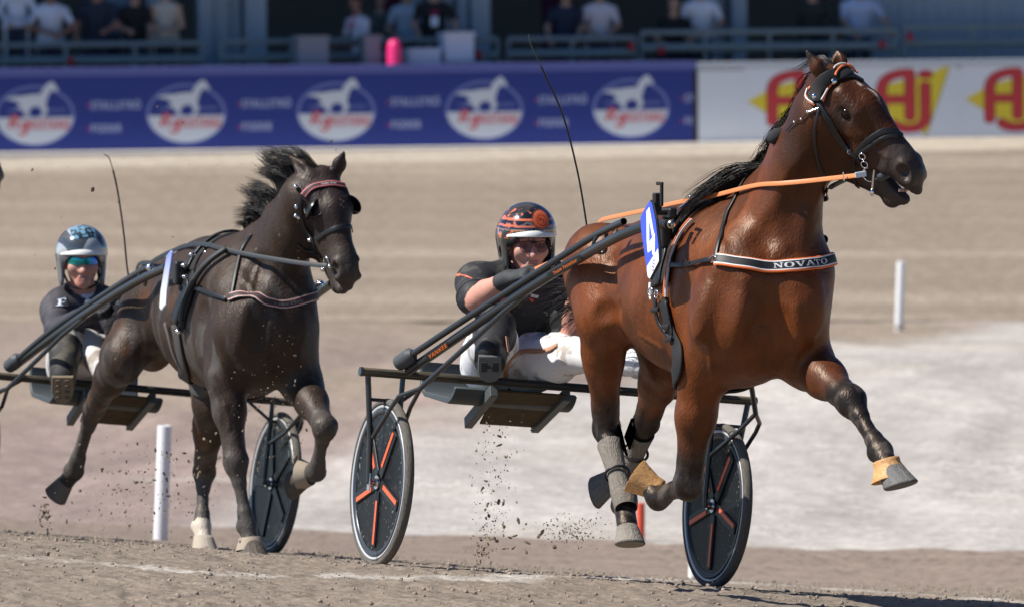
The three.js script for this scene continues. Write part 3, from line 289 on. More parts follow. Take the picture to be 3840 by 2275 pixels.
// ---------------------------------------------------------------- horses
const zA = zoomer(2700, 140, 2.0607), zB = zoomer(2050, 620, 1.5787), zC = zoomer(2050, 1200, 1.4133), zD = zoomer(1280, 720, 1.484);
const zE = zoomer(0, 540, 1.7254), zF = zoomer(0, 1240, 1.631), zG = zoomer(1240, 1300, 1.6491), zH = zoomer(900, 540, 2.473), zI = zoomer(560, 860, 2.7485), zJ = zoomer(0, 820, 2.005), zK = zoomer(2360, 720, 4.1217), zL = zoomer(2360, 1040, 4.1217), zM = zoomer(1560, 740, 4.1217), zN = zoomer(1580, 1080, 3.905);
const lat = V(1, 0, 0), up = V(0, 1, 0), fwd = V(0, 0, 1);
function trunk(b, o = {}) { const w = o.w || 1; // barrel, withers, loin, croup: metres, withers near (0, 1.5, 0)
  const P = (x, y, z) => V(x + (o.dx || 0) * z, y + (o.dy || 0) * z, z); const k = 0.10;
  b.C(P(0, 1.10, 0.10), P(0, 1.12, -0.42), 0.325, 0.325, { flat: [lat, 0.82 * w], k });               // rib cage
  b.C(P(0, 1.10, -0.3), P(0, 1.16, -0.76), 0.295, 0.235, { flat: [lat, 0.95 * w], k });                 // belly to flank
  b.C(P(0, 1.36, 0.06), P(0, 1.32, -0.45), 0.11, 0.10, { k: 0.12, flat: [lat, 0.8] });              // withers, back
  b.C(P(0, 1.31, -0.4), P(0, 1.20, -0.90), 0.11, 0.12, { k: 0.12 });                                // loin
  b.C(P(0, 1.0, 0.30), P(0, 0.965, -0.05), 0.20, 0.205, { k, flat: [lat, 0.9] });                    // brisket
  for (const s of [-1, 1]) {
    b.E(P(s * 0.105, 1.105, -0.88), [0.155 * w, 0.20, 0.255], { k: 0.10 });                                // croup and thigh
    b.E(P(s * 0.115, 1.01, -1.0), [0.12, 0.19, 0.16], { k: 0.08 });                                 // buttock
    b.C(P(s * 0.085, 1.14, 0.36), P(s * 0.10, 1.34, 0.02), 0.135, 0.10, { k: 0.09, flat: [lat, 0.8] }); // shoulder blade
    b.E(P(s * 0.105, 1.06, 0.36), [0.115 * w, 0.145, 0.125], { k: 0.07 });                              // breast muscle
  }
  b.C(P(0, 1.18, -1.06), P(0, 1.16, -1.16), 0.075, 0.04, { k: 0.06 });                              // dock
}
// shallow furrow pressed into the surface between two surface points
function furrow(b, p0, p1, r = 0.03, depth = 0.012, k = 0.03) { const g0 = b.grad(p0, 0.01), g1 = b.grad(p1, 0.01); b.C(p0.clone().addScaledVector(g0, r - depth), p1.clone().addScaledVector(g1, r - depth), r, r, { sub: true, k }); }
// low swelling under the skin
function swell(b, p, r, h = 0.012, k = 0.05) { const g = b.grad(p, 0.01); const t = Math.abs(g.y) < 0.9 ? V(0, 1, 0) : V(0, 0, 1); const x = t.clone().cross(g).normalize(), y = g.clone().cross(x); const m = Math.max(0.02, Math.min(...r) * 0.5); b.E(p.clone().addScaledVector(g, h - m), [r[0], r[1], m], { basis: [x, y, g], k }); }
// fore leg: shoulder point, elbow, knee, fetlock, coronet
function foreLeg(b0, S, El, Kn, Fe, Co, s, m = 1) { const b = { C: (a, c, r, q, o) => b0.C(a, c, r * m, q * m, o), E: (c, r, o) => b0.E(c, r.map((x) => x * m), o) };
  const mid = (a, c, t) => a.clone().lerp(c, t); const back = (a, c) => { const d = c.clone().sub(a).normalize(); return d; };
  b.C(S, El, 0.125, 0.108, { k: 0.08, flat: [lat, 0.85] }); b.C(El, mid(El, Kn, 0.42), 0.098, 0.082, { k: 0.05 }); b.C(mid(El, Kn, 0.40), mid(El, Kn, 0.85), 0.081, 0.055, { k: 0.04 }); b.C(mid(El, Kn, 0.8), Kn, 0.054, 0.055, { k: 0.02 });
  b.E(Kn, [0.055, 0.066, 0.056], { k: 0.03 }); b.C(Kn, mid(Kn, Fe, 0.32), 0.052, 0.039, { k: 0.03 }); { const d = Fe.clone().sub(Kn).normalize(), bk = V(0, 0, -1).addScaledVector(d, d.z).normalize(); b.C(mid(Kn, Fe, 0.25), mid(Kn, Fe, 0.88), 0.031, 0.030, { k: 0.012 }); b.C(mid(Kn, Fe, 0.05).addScaledVector(bk, 0.028), mid(Kn, Fe, 0.95).addScaledVector(bk, 0.03), 0.022, 0.021, { k: 0.009 }); for (const e of [-1, 1]) { b.E(Kn.clone().add(V(e * 0.034, 0.012, 0.012)), [0.026, 0.032, 0.03], { k: 0.012 }); b.E(Fe.clone().add(V(e * 0.026, 0, 0)).addScaledVector(bk, 0.018), [0.024, 0.028, 0.026], { k: 0.012 }); } b.C(mid(El, Kn, 0.25).add(V(0, 0, 0.03)), mid(El, Kn, 0.85).add(V(0, 0, 0.022)), 0.05, 0.028, { k: 0.02 }); }
  b.C(mid(Kn, Fe, 0.8), Fe, 0.036, 0.046, { k: 0.025 }); b.C(Fe, Co, 0.042, 0.043, { k: 0.02 });
}
function hindLeg(b0, Hp, St, Hk, Fe, Co, s, m = 1) { const b = { C: (a, c, r, q, o) => b0.C(a, c, r * m, q * m, o), E: (c, r, o) => b0.E(c, r.map((x) => x * m), o) };
  const mid = (a, c, t) => a.clone().lerp(c, t);
  b.C(Hp, St, 0.185, 0.125, { k: 0.09, flat: [lat, 0.78] }); b.C(St, mid(St, Hk, 0.4), 0.112, 0.086, { k: 0.06, flat: [lat, 0.84] }); b.C(mid(St, Hk, 0.35), mid(St, Hk, 0.85), 0.086, 0.053, { k: 0.05 }); b.C(mid(St, Hk, 0.8), Hk, 0.052, 0.055, { k: 0.03 });
  const d = Fe.clone().sub(Hk).normalize(), g = St.clone().sub(Hk).normalize(); const pt = g.clone().add(d).normalize().multiplyScalar(-1); const tip = Hk.clone().addScaledVector(pt, 0.055).addScaledVector(g, 0.03); b.C(Hk, tip, 0.046, 0.03, { k: 0.02 }); b.C(tip, mid(St, Hk, 0.55).addScaledVector(pt, 0.05), 0.02, 0.018, { k: 0.03 });
  b.C(Hk, mid(Hk, Fe, 0.3), 0.052, 0.041, { k: 0.03 }); { const e = Fe.clone().sub(Hk).normalize(), bk = V(0, 0, -1).addScaledVector(e, e.z).normalize(); b.C(mid(Hk, Fe, 0.25), mid(Hk, Fe, 0.88), 0.032, 0.031, { k: 0.012 }); b.C(mid(Hk, Fe, 0.0).addScaledVector(bk, 0.036), mid(Hk, Fe, 0.95).addScaledVector(bk, 0.03), 0.023, 0.022, { k: 0.009 }); for (const w of [-1, 1]) { b.E(Hk.clone().add(V(w * 0.034, 0.0, 0.01)), [0.024, 0.04, 0.034], { k: 0.012 }); b.E(Fe.clone().add(V(w * 0.026, 0, 0)).addScaledVector(bk, 0.018), [0.024, 0.028, 0.026], { k: 0.012 }); } } b.C(mid(Hk, Fe, 0.8), Fe, 0.037, 0.047, { k: 0.025 }); b.C(Fe, Co, 0.043, 0.045, { k: 0.02 });
}
// head: o = poll (local), a = along to the muzzle, l = to the head's left, n = forehead normal
function head(b, o, a, l, n, s = 1) {
  const q = (t, h, w) => o.clone().addScaledVector(a, t * s).addScaledVector(n, h * s).addScaledVector(l, w * s); const B = { basis: [a, n, l] };
  b.C(q(0.02, -0.06, 0), q(0.19, -0.052, 0), 0.09 * s, 0.098 * s, { k: 0.04, flat: [l, 0.95] });      // skull, forehead
  b.C(q(0.19, -0.045, 0), q(0.43, -0.088, 0), 0.088 * s, 0.061 * s, { k: 0.03, flat: [l, 0.88] });       // nose bridge
  b.C(q(0.42, -0.098, 0), q(0.485, -0.108, 0), 0.066 * s, 0.064 * s, { k: 0.03 });                        // muzzle
  for (const w of [-1, 1]) {
    b.E(q(0.165, -0.205, w * 0.05), [0.14 * s, 0.145 * s, 0.034 * s], { ...B, k: 0.05 });                 // jowl plate
    b.C(q(0.10, -0.012, w * 0.062), q(0.19, -0.018, w * 0.070), 0.032 * s, 0.028 * s, { k: 0.025 });        // brow
    b.C(q(0.23, -0.10, w * 0.074), q(0.35, -0.115, w * 0.055), 0.02 * s, 0.014 * s, { k: 0.022 });          // facial crest
    b.C(q(0.465, -0.075, w * 0.042), q(0.52, -0.105, w * 0.044), 0.033 * s, 0.026 * s, { k: 0.016 });       // nostril wing
    b.C(q(0.28, -0.16, w * 0.05), q(0.40, -0.155, w * 0.036), 0.034 * s, 0.028 * s, { k: 0.04 });           // cheek
  }
  b.C(q(0.2, -0.295, 0), q(0.42, -0.235, 0), 0.062 * s, 0.044 * s, { k: 0.045, flat: [l, 0.9] });          // lower jaw
  b.C(q(0.42, -0.228, 0), q(0.525, -0.208, 0), 0.042 * s, 0.032 * s, { k: 0.02 }); b.E(q(0.49, -0.25, 0), [0.04 * s, 0.034 * s, 0.036 * s], { ...B, k: 0.02 }); // lower lip, chin
  b.C(q(0.515, -0.125, 0), q(0.545, -0.145, 0), 0.046 * s, 0.032 * s, { k: 0.02 });                          // upper lip
  for (const w of [-1, 1]) { b.E(q(0.163, -0.05, w * 0.098), [0.034 * s, 0.026 * s, 0.014 * s], { ...B, sub: true, k: 0.014 });   // eye socket
    b.C(q(0.14, -0.024, w * 0.085), q(0.19, -0.034, w * 0.084), 0.011 * s, 0.009 * s, { k: 0.012 }); b.C(q(0.148, -0.078, w * 0.083), q(0.185, -0.074, w * 0.083), 0.009 * s, 0.007 * s, { k: 0.012 }); }
  return q;
}
function ear(b, base, tip, open, r = 0.033, scoop = true) { const d = tip.clone().sub(base), m = base.clone().addScaledVector(d, 0.4); const side = d.clone().cross(open).normalize(); b.C(base, m, r * 0.85, r, { k: 0.02, flat: [open, 0.75] }); b.C(m, tip, r, 0.004, { k: 0.01, flat: [open, 0.7] }); if (scoop) b.C(base.clone().addScaledVector(d, 0.2).addScaledVector(open, 0.03), base.clone().addScaledVector(d, 0.82).addScaledVector(open, 0.012), 0.019, 0.004, { sub: true, k: 0.008, flat: [side, 0.8] }); }
function hoofGeo(c, axis, front, s = 1.2) { // c = coronet centre, axis = down the pastern, front = toe direction
  const y = axis.clone().normalize().multiplyScalar(-1), z = front.clone().addScaledVector(y, -front.dot(y)).normalize(), x = y.clone().cross(z).normalize();
  const pts = [[0, 0.012], [0.036, 0.012], [0.041, 0.0], [0.046, -0.02], [0.057, -0.064], [0.058, -0.069], [0.053, -0.074], [0, -0.070]]; const g = new THREE.LatheGeometry(pts.map(([r, h]) => new THREE.Vector2(r * s, h * s)).reverse(), 28); const p = g.attributes.position; for (let i = 0; i < p.count; i++) { const h = p.getY(i), zz = p.getZ(i); p.setZ(i, (zz > 0 ? zz * 1.12 : zz * 0.86) - h * 0.45); } g.computeVertexNormals(); return orient(g, c, x, y, z); }
const coatTex = noiseTex(512, (u, v) => 128 + 190 * (tfbm(u, v, 70, 2) - 0.5) + 110 * (tfbm(u, v, 20, 3) - 0.5)); coatTex.repeat.set(2.2, 1.6); const coat = phy(0xffffff, 0.44, { vertexColors: true, specularIntensity: 0.8, specularColor: lin(1, 0.78, 0.62), bumpMap: coatTex, bumpScale: 0.0036 });
const coat2 = phy(0xffffff, 0.5, { vertexColors: true, specularIntensity: 0.6, specularColor: lin(1, 0.9, 0.82), bumpMap: coatTex, bumpScale: 0.004 }); const hairMat = phy(lin(0.014, 0.010, 0.008), 0.45, { specularIntensity: 0.8 }), hornTex = (() => { const t = grainCol.clone(); t.colorSpace = THREE.SRGBColorSpace; t.repeat.set(3, 0.5); t.needsUpdate = true; return t; })(), hornMat = std(lin(0.24, 0.235, 0.225), 0.8, { map: hornTex, bumpMap: grainTex, bumpScale: 0.006 }), hornDark = std(lin(0.16, 0.135, 0.11), 0.85, { map: hornTex, bumpMap: grainTex, bumpScale: 0.006 }), eyeMat = phy(lin(0.010, 0.005, 0.003), 0.12, { specularIntensity: 0.5 });
const flatLeather = std(lin(0.012, 0.012, 0.013), 0.42), steel = std(lin(0.75, 0.75, 0.76), 0.18, { metalness: 1 });

// ---- leading bay horse
const W1 = at(2728, 720, 28.17); const T1 = 20.5 * Math.PI / 180; const O1 = W1.clone().add(V(0, -1.53, 0)); const F1 = new Frame(O1, T1);
const B1 = new Body(); const H1 = {};
{
  const b = B1, U = (n, u) => F1.U(n, u); trunk(b, {});
  // neck, bent to its left
  const n0 = V(0.03, 1.15, 0.2), n1 = U([2925, 850], 0.30), n2 = U([3000, 620], 0.42), n3 = U([3065, 440], 0.54);
  b.C(n0, n1, 0.24, 0.178, { flat: [lat, 0.76], k: 0.12 }); b.C(n1, n2, 0.178, 0.135, { flat: [lat, 0.8], k: 0.08 }); b.C(n2, n3, 0.135, 0.105, { flat: [lat, 0.8], k: 0.06 });
  b.E(U(zB(1530, 650), 0.36), [0.115, 0.13, 0.125], { k: 0.1 });
  b.C(V(0, 1.40, 0.0), U([2868, 745], 0.18), 0.07, 0.08, { k: 0.1 }); b.C(U([2868, 745], 0.18), U([2968, 560], 0.34), 0.065, 0.055, { k: 0.07 }); b.C(U([2968, 560], 0.34), U([3085, 360], 0.52), 0.055, 0.05, { k: 0.06 });
  // head
  const a = F1.dir(0.70, -0.65, 0.27), l0 = F1.dir(0.55, 0.22, -0.80); const l = l0.clone().addScaledVector(a, -l0.dot(a)).normalize(), n = a.clone().cross(l).normalize(); const po = U(zA(880, 265), 0.60);
  H1.a = a; H1.l = l; H1.n = n; H1.o = po; const q = head(b, po, a, l, n, 1.0); H1.q = q;
  b.C(n3, q(0.1, -0.15, 0), 0.105, 0.09, { k: 0.06, flat: [lat, 0.8] });
  ear(b, q(0.0, -0.01, -0.065), F1.on(zA(654, 82), q(0, 0, 0), l, -0.075), F1.dir(-0.75, 0, 0.65), 0.031, false); ear(b, q(0.0, -0.005, 0.062), F1.on(zA(908, 100), q(0, 0, 0), l, 0.075), F1.dir(-0.5, 0, 0.85), 0.033);
  // mouth cut, nostrils
  b.C(q(0.385, -0.165, 0), q(0.60, -0.178, 0), 0.006, 0.026, { sub: true, k: 0.012, flat: [l, 6] }); for (const w of [-1, 1]) b.E(q(0.488, -0.082, w * 0.080), [0.037, 0.023, 0.034], { basis: [a.clone().addScaledVector(n, -0.5).normalize(), n.clone().addScaledVector(a, 0.5).normalize(), l], sub: true, k: 0.01 });
  // legs
  const RF = [V(-0.15, 1.04, 0.30), U(zC(822, 255), 0.12), U(zC(750, 872), 0.02), U(zC(592, 950), -0.25), U(zC(535, 862), -0.31)];
  const LF = [V(0.15, 1.07, 0.40), U(zC(1385, 225), 0.36), U(zC(1612, 425), 0.73), U(zC(1772, 690), 0.95), U(zC(1812, 770), 1.02)];
  const RH = [U(zB(300, 600), -0.95), U(zB(325, 880), -0.80), U(zC(316, 575), -1.02), U(zC(410, 970), -0.74), U(zC(428, 1090), -0.66)];
  const LH = [V(0.13, 1.2, -0.98), U(zC(640, 190), -0.92), U(zC(525, 545), -1.30), U(zC(440, 800), -1.52), U(zC(352, 842), -1.60)];
  H1.RF = RF; H1.LF = LF; H1.RH = RH; H1.LH = LH;
  foreLeg(b, ...RF, -1, 0.96); foreLeg(b, ...LF, 1, 0.98); hindLeg(b, ...RH, -1, 0.97); hindLeg(b, ...LH, 1, 0.96);
  // surface modelling: breast muscles and groove, shoulder edge, stifle fold, jugular groove, veins
  const hB = (x, y) => F1.hit(zB(x, y), b), hA = (x, y) => F1.hit(zA(x, y), b);
  swell(b, hB(1500, 830), [0.08, 0.14], 0.010, 0.08); swell(b, hB(930, 780), [0.06, 0.16], 0.008, 0.08); swell(b, hB(1130, 500), [0.07, 0.12], 0.006, 0.08);
  furrow(b, hB(1320, 800), hB(1270, 1120), 0.06, 0.014, 0.07); furrow(b, hB(1390, 920), hB(1440, 1050), 0.04, 0.010, 0.05); furrow(b, hB(815, 720), hB(800, 1000), 0.05, 0.010, 0.06); furrow(b, hB(1040, 700), hB(985, 1000), 0.06, 0.007, 0.06);
  furrow(b, hB(395, 560), hB(418, 820), 0.04, 0.016, 0.05); furrow(b, hB(425, 850), hB(340, 870), 0.03, 0.010, 0.04); furrow(b, hA(720, 1040), hB(1310, 420), 0.05, 0.012, 0.06); furrow(b, hB(1460, 380), hB(1540, 120), 0.05, 0.010, 0.06);
  swell(b, hB(1255, 1045), [0.03, 0.05], 0.012, 0.035);
  const vein = (pts, r = 0.006) => { const h = pts.map((p) => F1.hit(p, b)); for (let i = 1; i < h.length; i++) b.C(h[i - 1], h[i], r, r * 0.9, { k: 0.014 }); };
  vein([zB(955, 1060), zB(970, 1120), zB(975, 1180), zB(990, 1290)], 0.005); vein([zB(1480, 1120), zB(1462, 1180), zB(1470, 1230)], 0.005); vein([zB(550, 1000), zB(620, 1040), zB(690, 1085)], 0.006); vein([zA(1010, 690), zA(1090, 750), zA(1160, 800)], 0.003); vein([zA(1230, 880), zA(1290, 930), zA(1300, 980)], 0.003);
  const legD = (p) => { let m = 9, t = 0; for (const [L, i0] of [[RF, 1], [LF, 1], [RH, 1], [LH, 1]]) for (let i = i0; i < 4; i++) { const A = L[i], C2 = L[i + 1], d = C2.clone().sub(A); const tt = clamp(p.clone().sub(A).dot(d) / d.lengthSq(), 0, 1); const e = p.distanceTo(A.clone().addScaledVector(d, tt)); if (e < m) { m = e; t = i + tt; } } return [m, t]; };
  const BAY = [0.155, 0.041, 0.0095], DARK = [0.034, 0.0105, 0.0045], BLK = [0.012, 0.010, 0.010], DUST = [0.12, 0.10, 0.085];
  const colour = (p, nn) => { const f = fbm(p.x * 7, p.y * 7, p.z * 7, 3), g = fbm(p.x * 60, p.y * 22, p.z * 60, 2), s = vn(p.x * 140, p.y * 140, p.z * 140); let c = mix3(BAY, DARK, clamp(0.10 + 1.5 * (f - 0.40), 0, 1)); const [ld, lt] = legD(p);
    const neck = sst(0.25, 0.5, p.z) * sst(1.2, 1.5, p.y); c = mix3(c, DARK, 0.75 * neck * (0.5 + f)); c = mix3(c, DARK, 0.55 * sst(1.4, 1.52, p.y + 0.2 * f) * (p.z < 0.3 ? 1 : 0));
    if (ld < 0.2) { const b0 = sst(1.5, 1.85, lt + 0.3 * (f - 0.5)); c = mix3(c, BLK, b0); const du = sst(0.5, 0.7, fbm(p.x * 24, p.y * 14, p.z * 24, 3)) * sst(1.5, 2.2, lt); c = mix3(c, DUST, 0.55 * du); }
    const h = p.clone().sub(po), ta = h.dot(a), tn = h.dot(n), tl = h.dot(l); if (ta > -0.05 && Math.abs(tl) < 0.16 && tn > -0.32 && ta < 0.7 && h.length() < 0.72) { const mz = sst(0.33, 0.46, ta + 0.06 * f); c = mix3(c, sc3(DARK, 0.8), 0.5); c = mix3(c, [0.04, 0.034, 0.032], mz * 0.85); c = mix3(c, [0.035, 0.024, 0.02], 0.7 * sst(0.09, 0.03, Math.hypot(ta - 0.165, tn + 0.06)) ); const st = Math.hypot((tl + 0.005 * Math.sin(ta * 60)) / 0.009, (ta - 0.16) / 0.08); if (tn > -0.04 && ta > 0.06 && ta < 0.28) { const v = sst(1.3, 0.5, st) * sst(0.35, 0.6, fbm(p.x * 90, p.y * 90, p.z * 90, 2)); c = mix3(c, [0.55, 0.5, 0.46], 0.75 * v); } }
    for (const [et, eb] of [[H1.earT, 0]]) if (et && p.distanceTo(et) < 0.09) c = mix3(c, BLK, sst(0.09, 0.03, p.distanceTo(et)));
    c = sc3(c, 0.80 + 0.4 * g); if (s > 0.93 && g > 0.5) c = mix3(c, DUST, 0.35); return c; };
  H1.earT = F1.on(zA(652, 85), q(0, 0, 0), l, -0.075);
  const disp = (x, y, z) => 0.0028 * (fbm(x * 28, y * 20, z * 28, 2) - 0.5) + 0.004 * (fbm(x * 11, y * 7, z * 11, 2) - 0.5);
  const hs = thing('horse', 'bay brown trotting horse with dark legs and a small white star', 'horse', undefined, O1.toArray(), T1); H1.g = hs;
  part('body', b.build(0.0085, colour, disp), coat, hs);
  for (const w of [-1, 1]) part('eye', new THREE.SphereGeometry(0.028, 20, 16).translate(...q(0.165, -0.052, w * 0.074).toArray()), eyeMat, hs);
  const hv = (L, t = 0.5) => L[4].clone().sub(L[3]).normalize(); const fr = (L, s) => L;
  part('hoof', hoofGeo(LF[4].clone().addScaledVector(hv(LF), 0.012), F1.dir(0.25, -0.93, 0.2), F1.dir(0.55, 0.1, 0.8)), hornMat, hs); part('hoof', hoofGeo(RH[4].clone().addScaledVector(hv(RH), 0.01), F1.dir(0.02, -0.96, 0.3), F1.dir(0.2, -0.2, 1), 1.1), std(lin(0.24, 0.215, 0.18), 0.9, { bumpMap: grainTex, bumpScale: 0.01 }), hs, 'dusty hind hoof'); part('hoof', hoofGeo(RF[4].clone(), F1.dir(-0.72, 0.45, -0.2), F1.dir(-0.1, -0.6, -0.6), 0.85), hornMat, hs); part('hoof', hoofGeo(LH[4].clone(), F1.dir(-0.92, -0.25, -0.35), F1.dir(-0.35, -0.8, 0.3)), hornMat, hs);
  console.log('bones', JSON.stringify([['RF', RF], ['LF', LF], ['RH', RH], ['LH', LH]].map(([n2, L]) => [n2, L.slice(1).map((p, i) => +p.distanceTo(L[i]).toFixed(2)), L.map((p) => +p.x.toFixed(2))])), 'poll', po.toArray().map((x) => +x.toFixed(2)));
}
// ---------------------------------------------------------------- mane, tail, bridle and harness of the bay
const orangeM = std(lin(0.72, 0.17, 0.05), 0.5), whiteM = std(lin(0.78, 0.78, 0.76), 0.5), tanM = std(lin(0.62, 0.22, 0.075), 0.45), pad = std(lin(0.010, 0.010, 0.011), 0.8), rubber = std(lin(0.06, 0.065, 0.07), 0.6);
const framed = (o, F) => { o.applyMatrix4(F.m); return o; };
{
  const b = B1, q = H1.q, hs = H1.g; const hA = (x, y) => F1.hit(zA(x, y), b), hB = (x, y) => F1.hit(zB(x, y), b), hK = (x, y) => F1.hit(zK(x, y), b), hL = (x, y) => F1.hit(zL(x, y), b);
  // mane: rooted along the crest, blown back
  const crest = [b.project(V(0, 1.52, 0.02)), b.project(F1.U([2868, 745], 0.18).add(V(-0.01, 0.1, -0.03))), b.project(F1.U([2968, 560], 0.34).add(V(-0.02, 0.07, -0.05))), b.project(F1.U([3085, 360], 0.52).add(V(-0.01, 0.07, -0.05))), q(0.0, 0.02, 0)]; const cc = new THREE.CatmullRomCurve3(crest); const L = []; seed = 11;
  for (let i = 0; i < 1500; i++) { let t = Math.pow(rnd(), 1.35) * 0.78; if (t > 0.36 && rnd() < 0.55) t *= 0.45; const p = b.project(cc.getPoint(t).add(V(rr(-0.012, 0.012), 0, rr(-0.015, 0.015))), -0.003); const low = sst(0.42, 0.0, t), len = (rr(0.06, 0.11) + 0.20 * low) * (0.7 + 0.5 * Math.abs(Math.sin(t * 41))); const g = Math.sin(t * 37) * 0.3 + Math.sin(t * 83 + 1) * 0.2; const dir = V(-0.30 + 0.25 * low + 0.35 * g + rr(-0.12, 0.12), 0.05 + 0.2 * g - 0.15 * low, -1.0 + rr(-0.1, 0.1)).normalize(); const p1 = p.clone().addScaledVector(dir, len * 0.35).add(V(0, 0.02 + 0.02 * rnd(), 0)); const p2 = p.clone().addScaledVector(dir, len * 0.7).add(V(rr(-0.03, 0.03), -0.02, 0)); const p3 = p.clone().addScaledVector(dir, len).add(V(rr(-0.06, 0.05), -0.06 - 0.06 * rnd(), 0)); const fix = (x) => { const d = b.f(x.x, x.y, x.z); return d < 0.008 ? b.project(x, 0.008 + 0.01 * rnd()) : x; }; L.push({ pts: [p, fix(p1), fix(p2), fix(p3)], r: rr(0.0014, 0.0028) }); }
  for (let i = 0; i < 60; i++) { const p = q(rr(-0.03, 0.0), 0.01, rr(-0.03, 0.03)); L.push({ pts: [p, p.clone().addScaledVector(H1.n, 0.03).addScaledVector(H1.a, -0.02).add(V(-0.03, 0, -0.04)), p.clone().add(V(-0.10 + rr(-0.03, 0.03), -0.02, -0.10 + rr(-0.03, 0.03)))], r: 0.003 }); }
  for (let i = 0; i < 800; i++) { const p = b.project(cc.getPoint(rr(0.10, 0.34)).add(V(rr(-0.05, 0.0), 0, 0)), -0.003); const e = F1.U(zB(rr(790, 1010), rr(190, 400) + 30 * Math.sin(i * 0.7)), rr(-0.12, 0.03)); const w1 = p.clone().lerp(e, 0.35).add(V(-0.02, 0.05, 0.02)), w2 = p.clone().lerp(e, 0.7).add(V(rr(-0.03, 0.02), 0.03, 0)); const fx = (x, o) => b.f(x.x, x.y, x.z) < o ? b.project(x, o) : x; L.push({ pts: [p, fx(w1, 0.03), fx(w2, 0.04), fx(e, 0.03)], r: rr(0.0014, 0.0028) }); }
  part('mane', strands(L), hairMat, hs);
  const Tl = []; for (let i = 0; i < 420; i++) { const p = V(rr(-0.03, 0.03), 1.17 + rr(-0.03, 0.03), -1.13); const e = V(rr(-0.30, 0.12), 1.02 + rr(-0.14, 0.12), -1.13 - rr(0.2, 0.52)); const m = p.clone().lerp(e, 0.4).add(V(rr(-0.03, 0.03), rr(-0.03, 0.03), 0)), m2 = p.clone().lerp(e, 0.75).add(V(rr(-0.04, 0.04), rr(-0.02, 0.05), 0)); Tl.push({ pts: [p, m, m2, e.add(V(0, rr(-0.05, 0.02), 0))], r: rr(0.0013, 0.0026) }); } part('tail', strands(Tl), hairMat, hs);
  part('teeth', [0, 1, 2].map((i) => box(0.012, 0.014, 0.01, 0, 0, 0, 0.003).translate(...q(0.505 + i * 0.006, -0.176, -0.03 + i * 0.016).toArray())), std(lin(0.5, 0.33, 0.27), 0.5), hs);
  // bridle
  const br = thing('bridle', 'black leather bridle with steel rings and orange white piping on the bay horse', 'bridle', undefined, O1.toArray(), T1); const sOn = (pts, w, th = 0.005, off = 0.002) => strapOn(b, pts, w, th, off);
  part('cheekpiece', [sOn([hA(762, 500), hA(850, 680), hA(950, 830), hA(1060, 930), hA(1100, 985)], 0.020), sOn([hA(775, 520), hA(880, 700), hA(985, 845), hA(1075, 935)], 0.013, 0.005, 0.006)], flatLeather, br);
  part('noseband', [sOn([hA(1045, 930), hA(1075, 870), hA(1170, 780), hA(1290, 715), hA(1370, 735), hA(1410, 765)], 0.024), sOn([hA(1090, 895), hA(1180, 830), hA(1290, 765), hA(1370, 765)], 0.016, 0.005, 0.004)], flatLeather, br);
  part('browband', [sOn([hA(735, 480), hA(790, 390), hA(860, 330), hA(960, 300), hA(1050, 310), hA(1105, 345)], 0.030, 0.008)], flatLeather, br);
  const crown = [hA(705, 470), hA(740, 360), q(0.0, 0.03, -0.05), q(-0.01, 0.05, 0), q(0.0, 0.03, 0.05)]; part('headpiece', [sOn([hA(735, 500), hA(748, 420), hA(800, 330), q(0.035, 0.04, -0.035), q(0.035, 0.05, 0.02), q(0.035, 0.04, 0.05)], 0.055, 0.012)], pad, br);
  for (const gp of [sOn([hA(740, 530), hA(690, 490), hA(685, 430), hA(715, 390)], 0.010, 0.008, 0.006), sOn([hA(800, 500), hA(830, 420), hA(868, 360)], 0.009, 0.007, 0.004), sOn([hA(880, 310), hA(915, 260), hA(960, 240)], 0.009, 0.008, 0.012), sOn([hA(960, 238), hA(1020, 250), hA(1060, 285)], 0.010, 0.008, 0.012)]) part('piping', gp, orangeM, br, 'orange edging of the head pad'); for (const gp of [sOn([hA(735, 520), hA(680, 470), hA(700, 405)], 0.006, 0.012, 0.006), sOn([hA(790, 490), hA(845, 395)], 0.005, 0.01, 0.005), sOn([hA(860, 270), hA(900, 240), hA(950, 235)], 0.005, 0.008, 0.015)]) part('piping', gp, whiteM, br, 'white edging of the head pad');
  part('throatlatch', [sOn([hA(770, 560), hA(740, 700), hA(742, 880), hA(770, 1000), hA(805, 1070)], 0.011, 0.005, 0.006)], flatLeather, br); part('jaw_strap', [sOn([hA(1045, 930), hA(1030, 1020), hA(1045, 1110), hA(1075, 1165)], 0.012)], flatLeather, br);
  const nrm = b.grad(hA(1110, 950), 0.02); const rp = (x, y, o = 0.008) => hA(x, y).addScaledVector(nrm, o); for (const [x, y, R] of [[1108, 915, 0.013], [1125, 978, 0.014]]) part('ring', ring(rp(x, y), nrm, R, 0.0028), steel, br); part('bit_ring', ring(rp(1172, 1050, 0.012), nrm.clone().add(V(0, 0, 0.2)), 0.030, 0.0034, 28), steel, br);
  part('bit_lever', [rod(rp(1205, 1010, 0.014), rp(1195, 1150, 0.02), 0.004, 0.006), new THREE.SphereGeometry(0.009, 10, 8).scale(1, 1.8, 1).translate(...rp(1195, 1180, 0.02).toArray())], steel, br); const bp = q(0.415, -0.175, -0.045); part('bit_guard', [rod(bp, bp.clone().addScaledVector(H1.l, 0.09), 0.022, 0.022, 16), new THREE.SphereGeometry(0.024, 14, 10).translate(...bp.toArray())], rubber, br);
  for (const [x, y] of [[885, 350], [745, 465]]) part('rosette', new THREE.SphereGeometry(0.013, 12, 10).scale(1, 1, 0.6).translate(...hA(x, y).addScaledVector(b.grad(hA(x, y)), 0.012).toArray()), steel, br); part('buckle', new THREE.TorusGeometry(0.009, 0.002, 6, 4).translate(...hA(1010, 880).addScaledVector(nrm, 0.009).toArray()), steel, br);
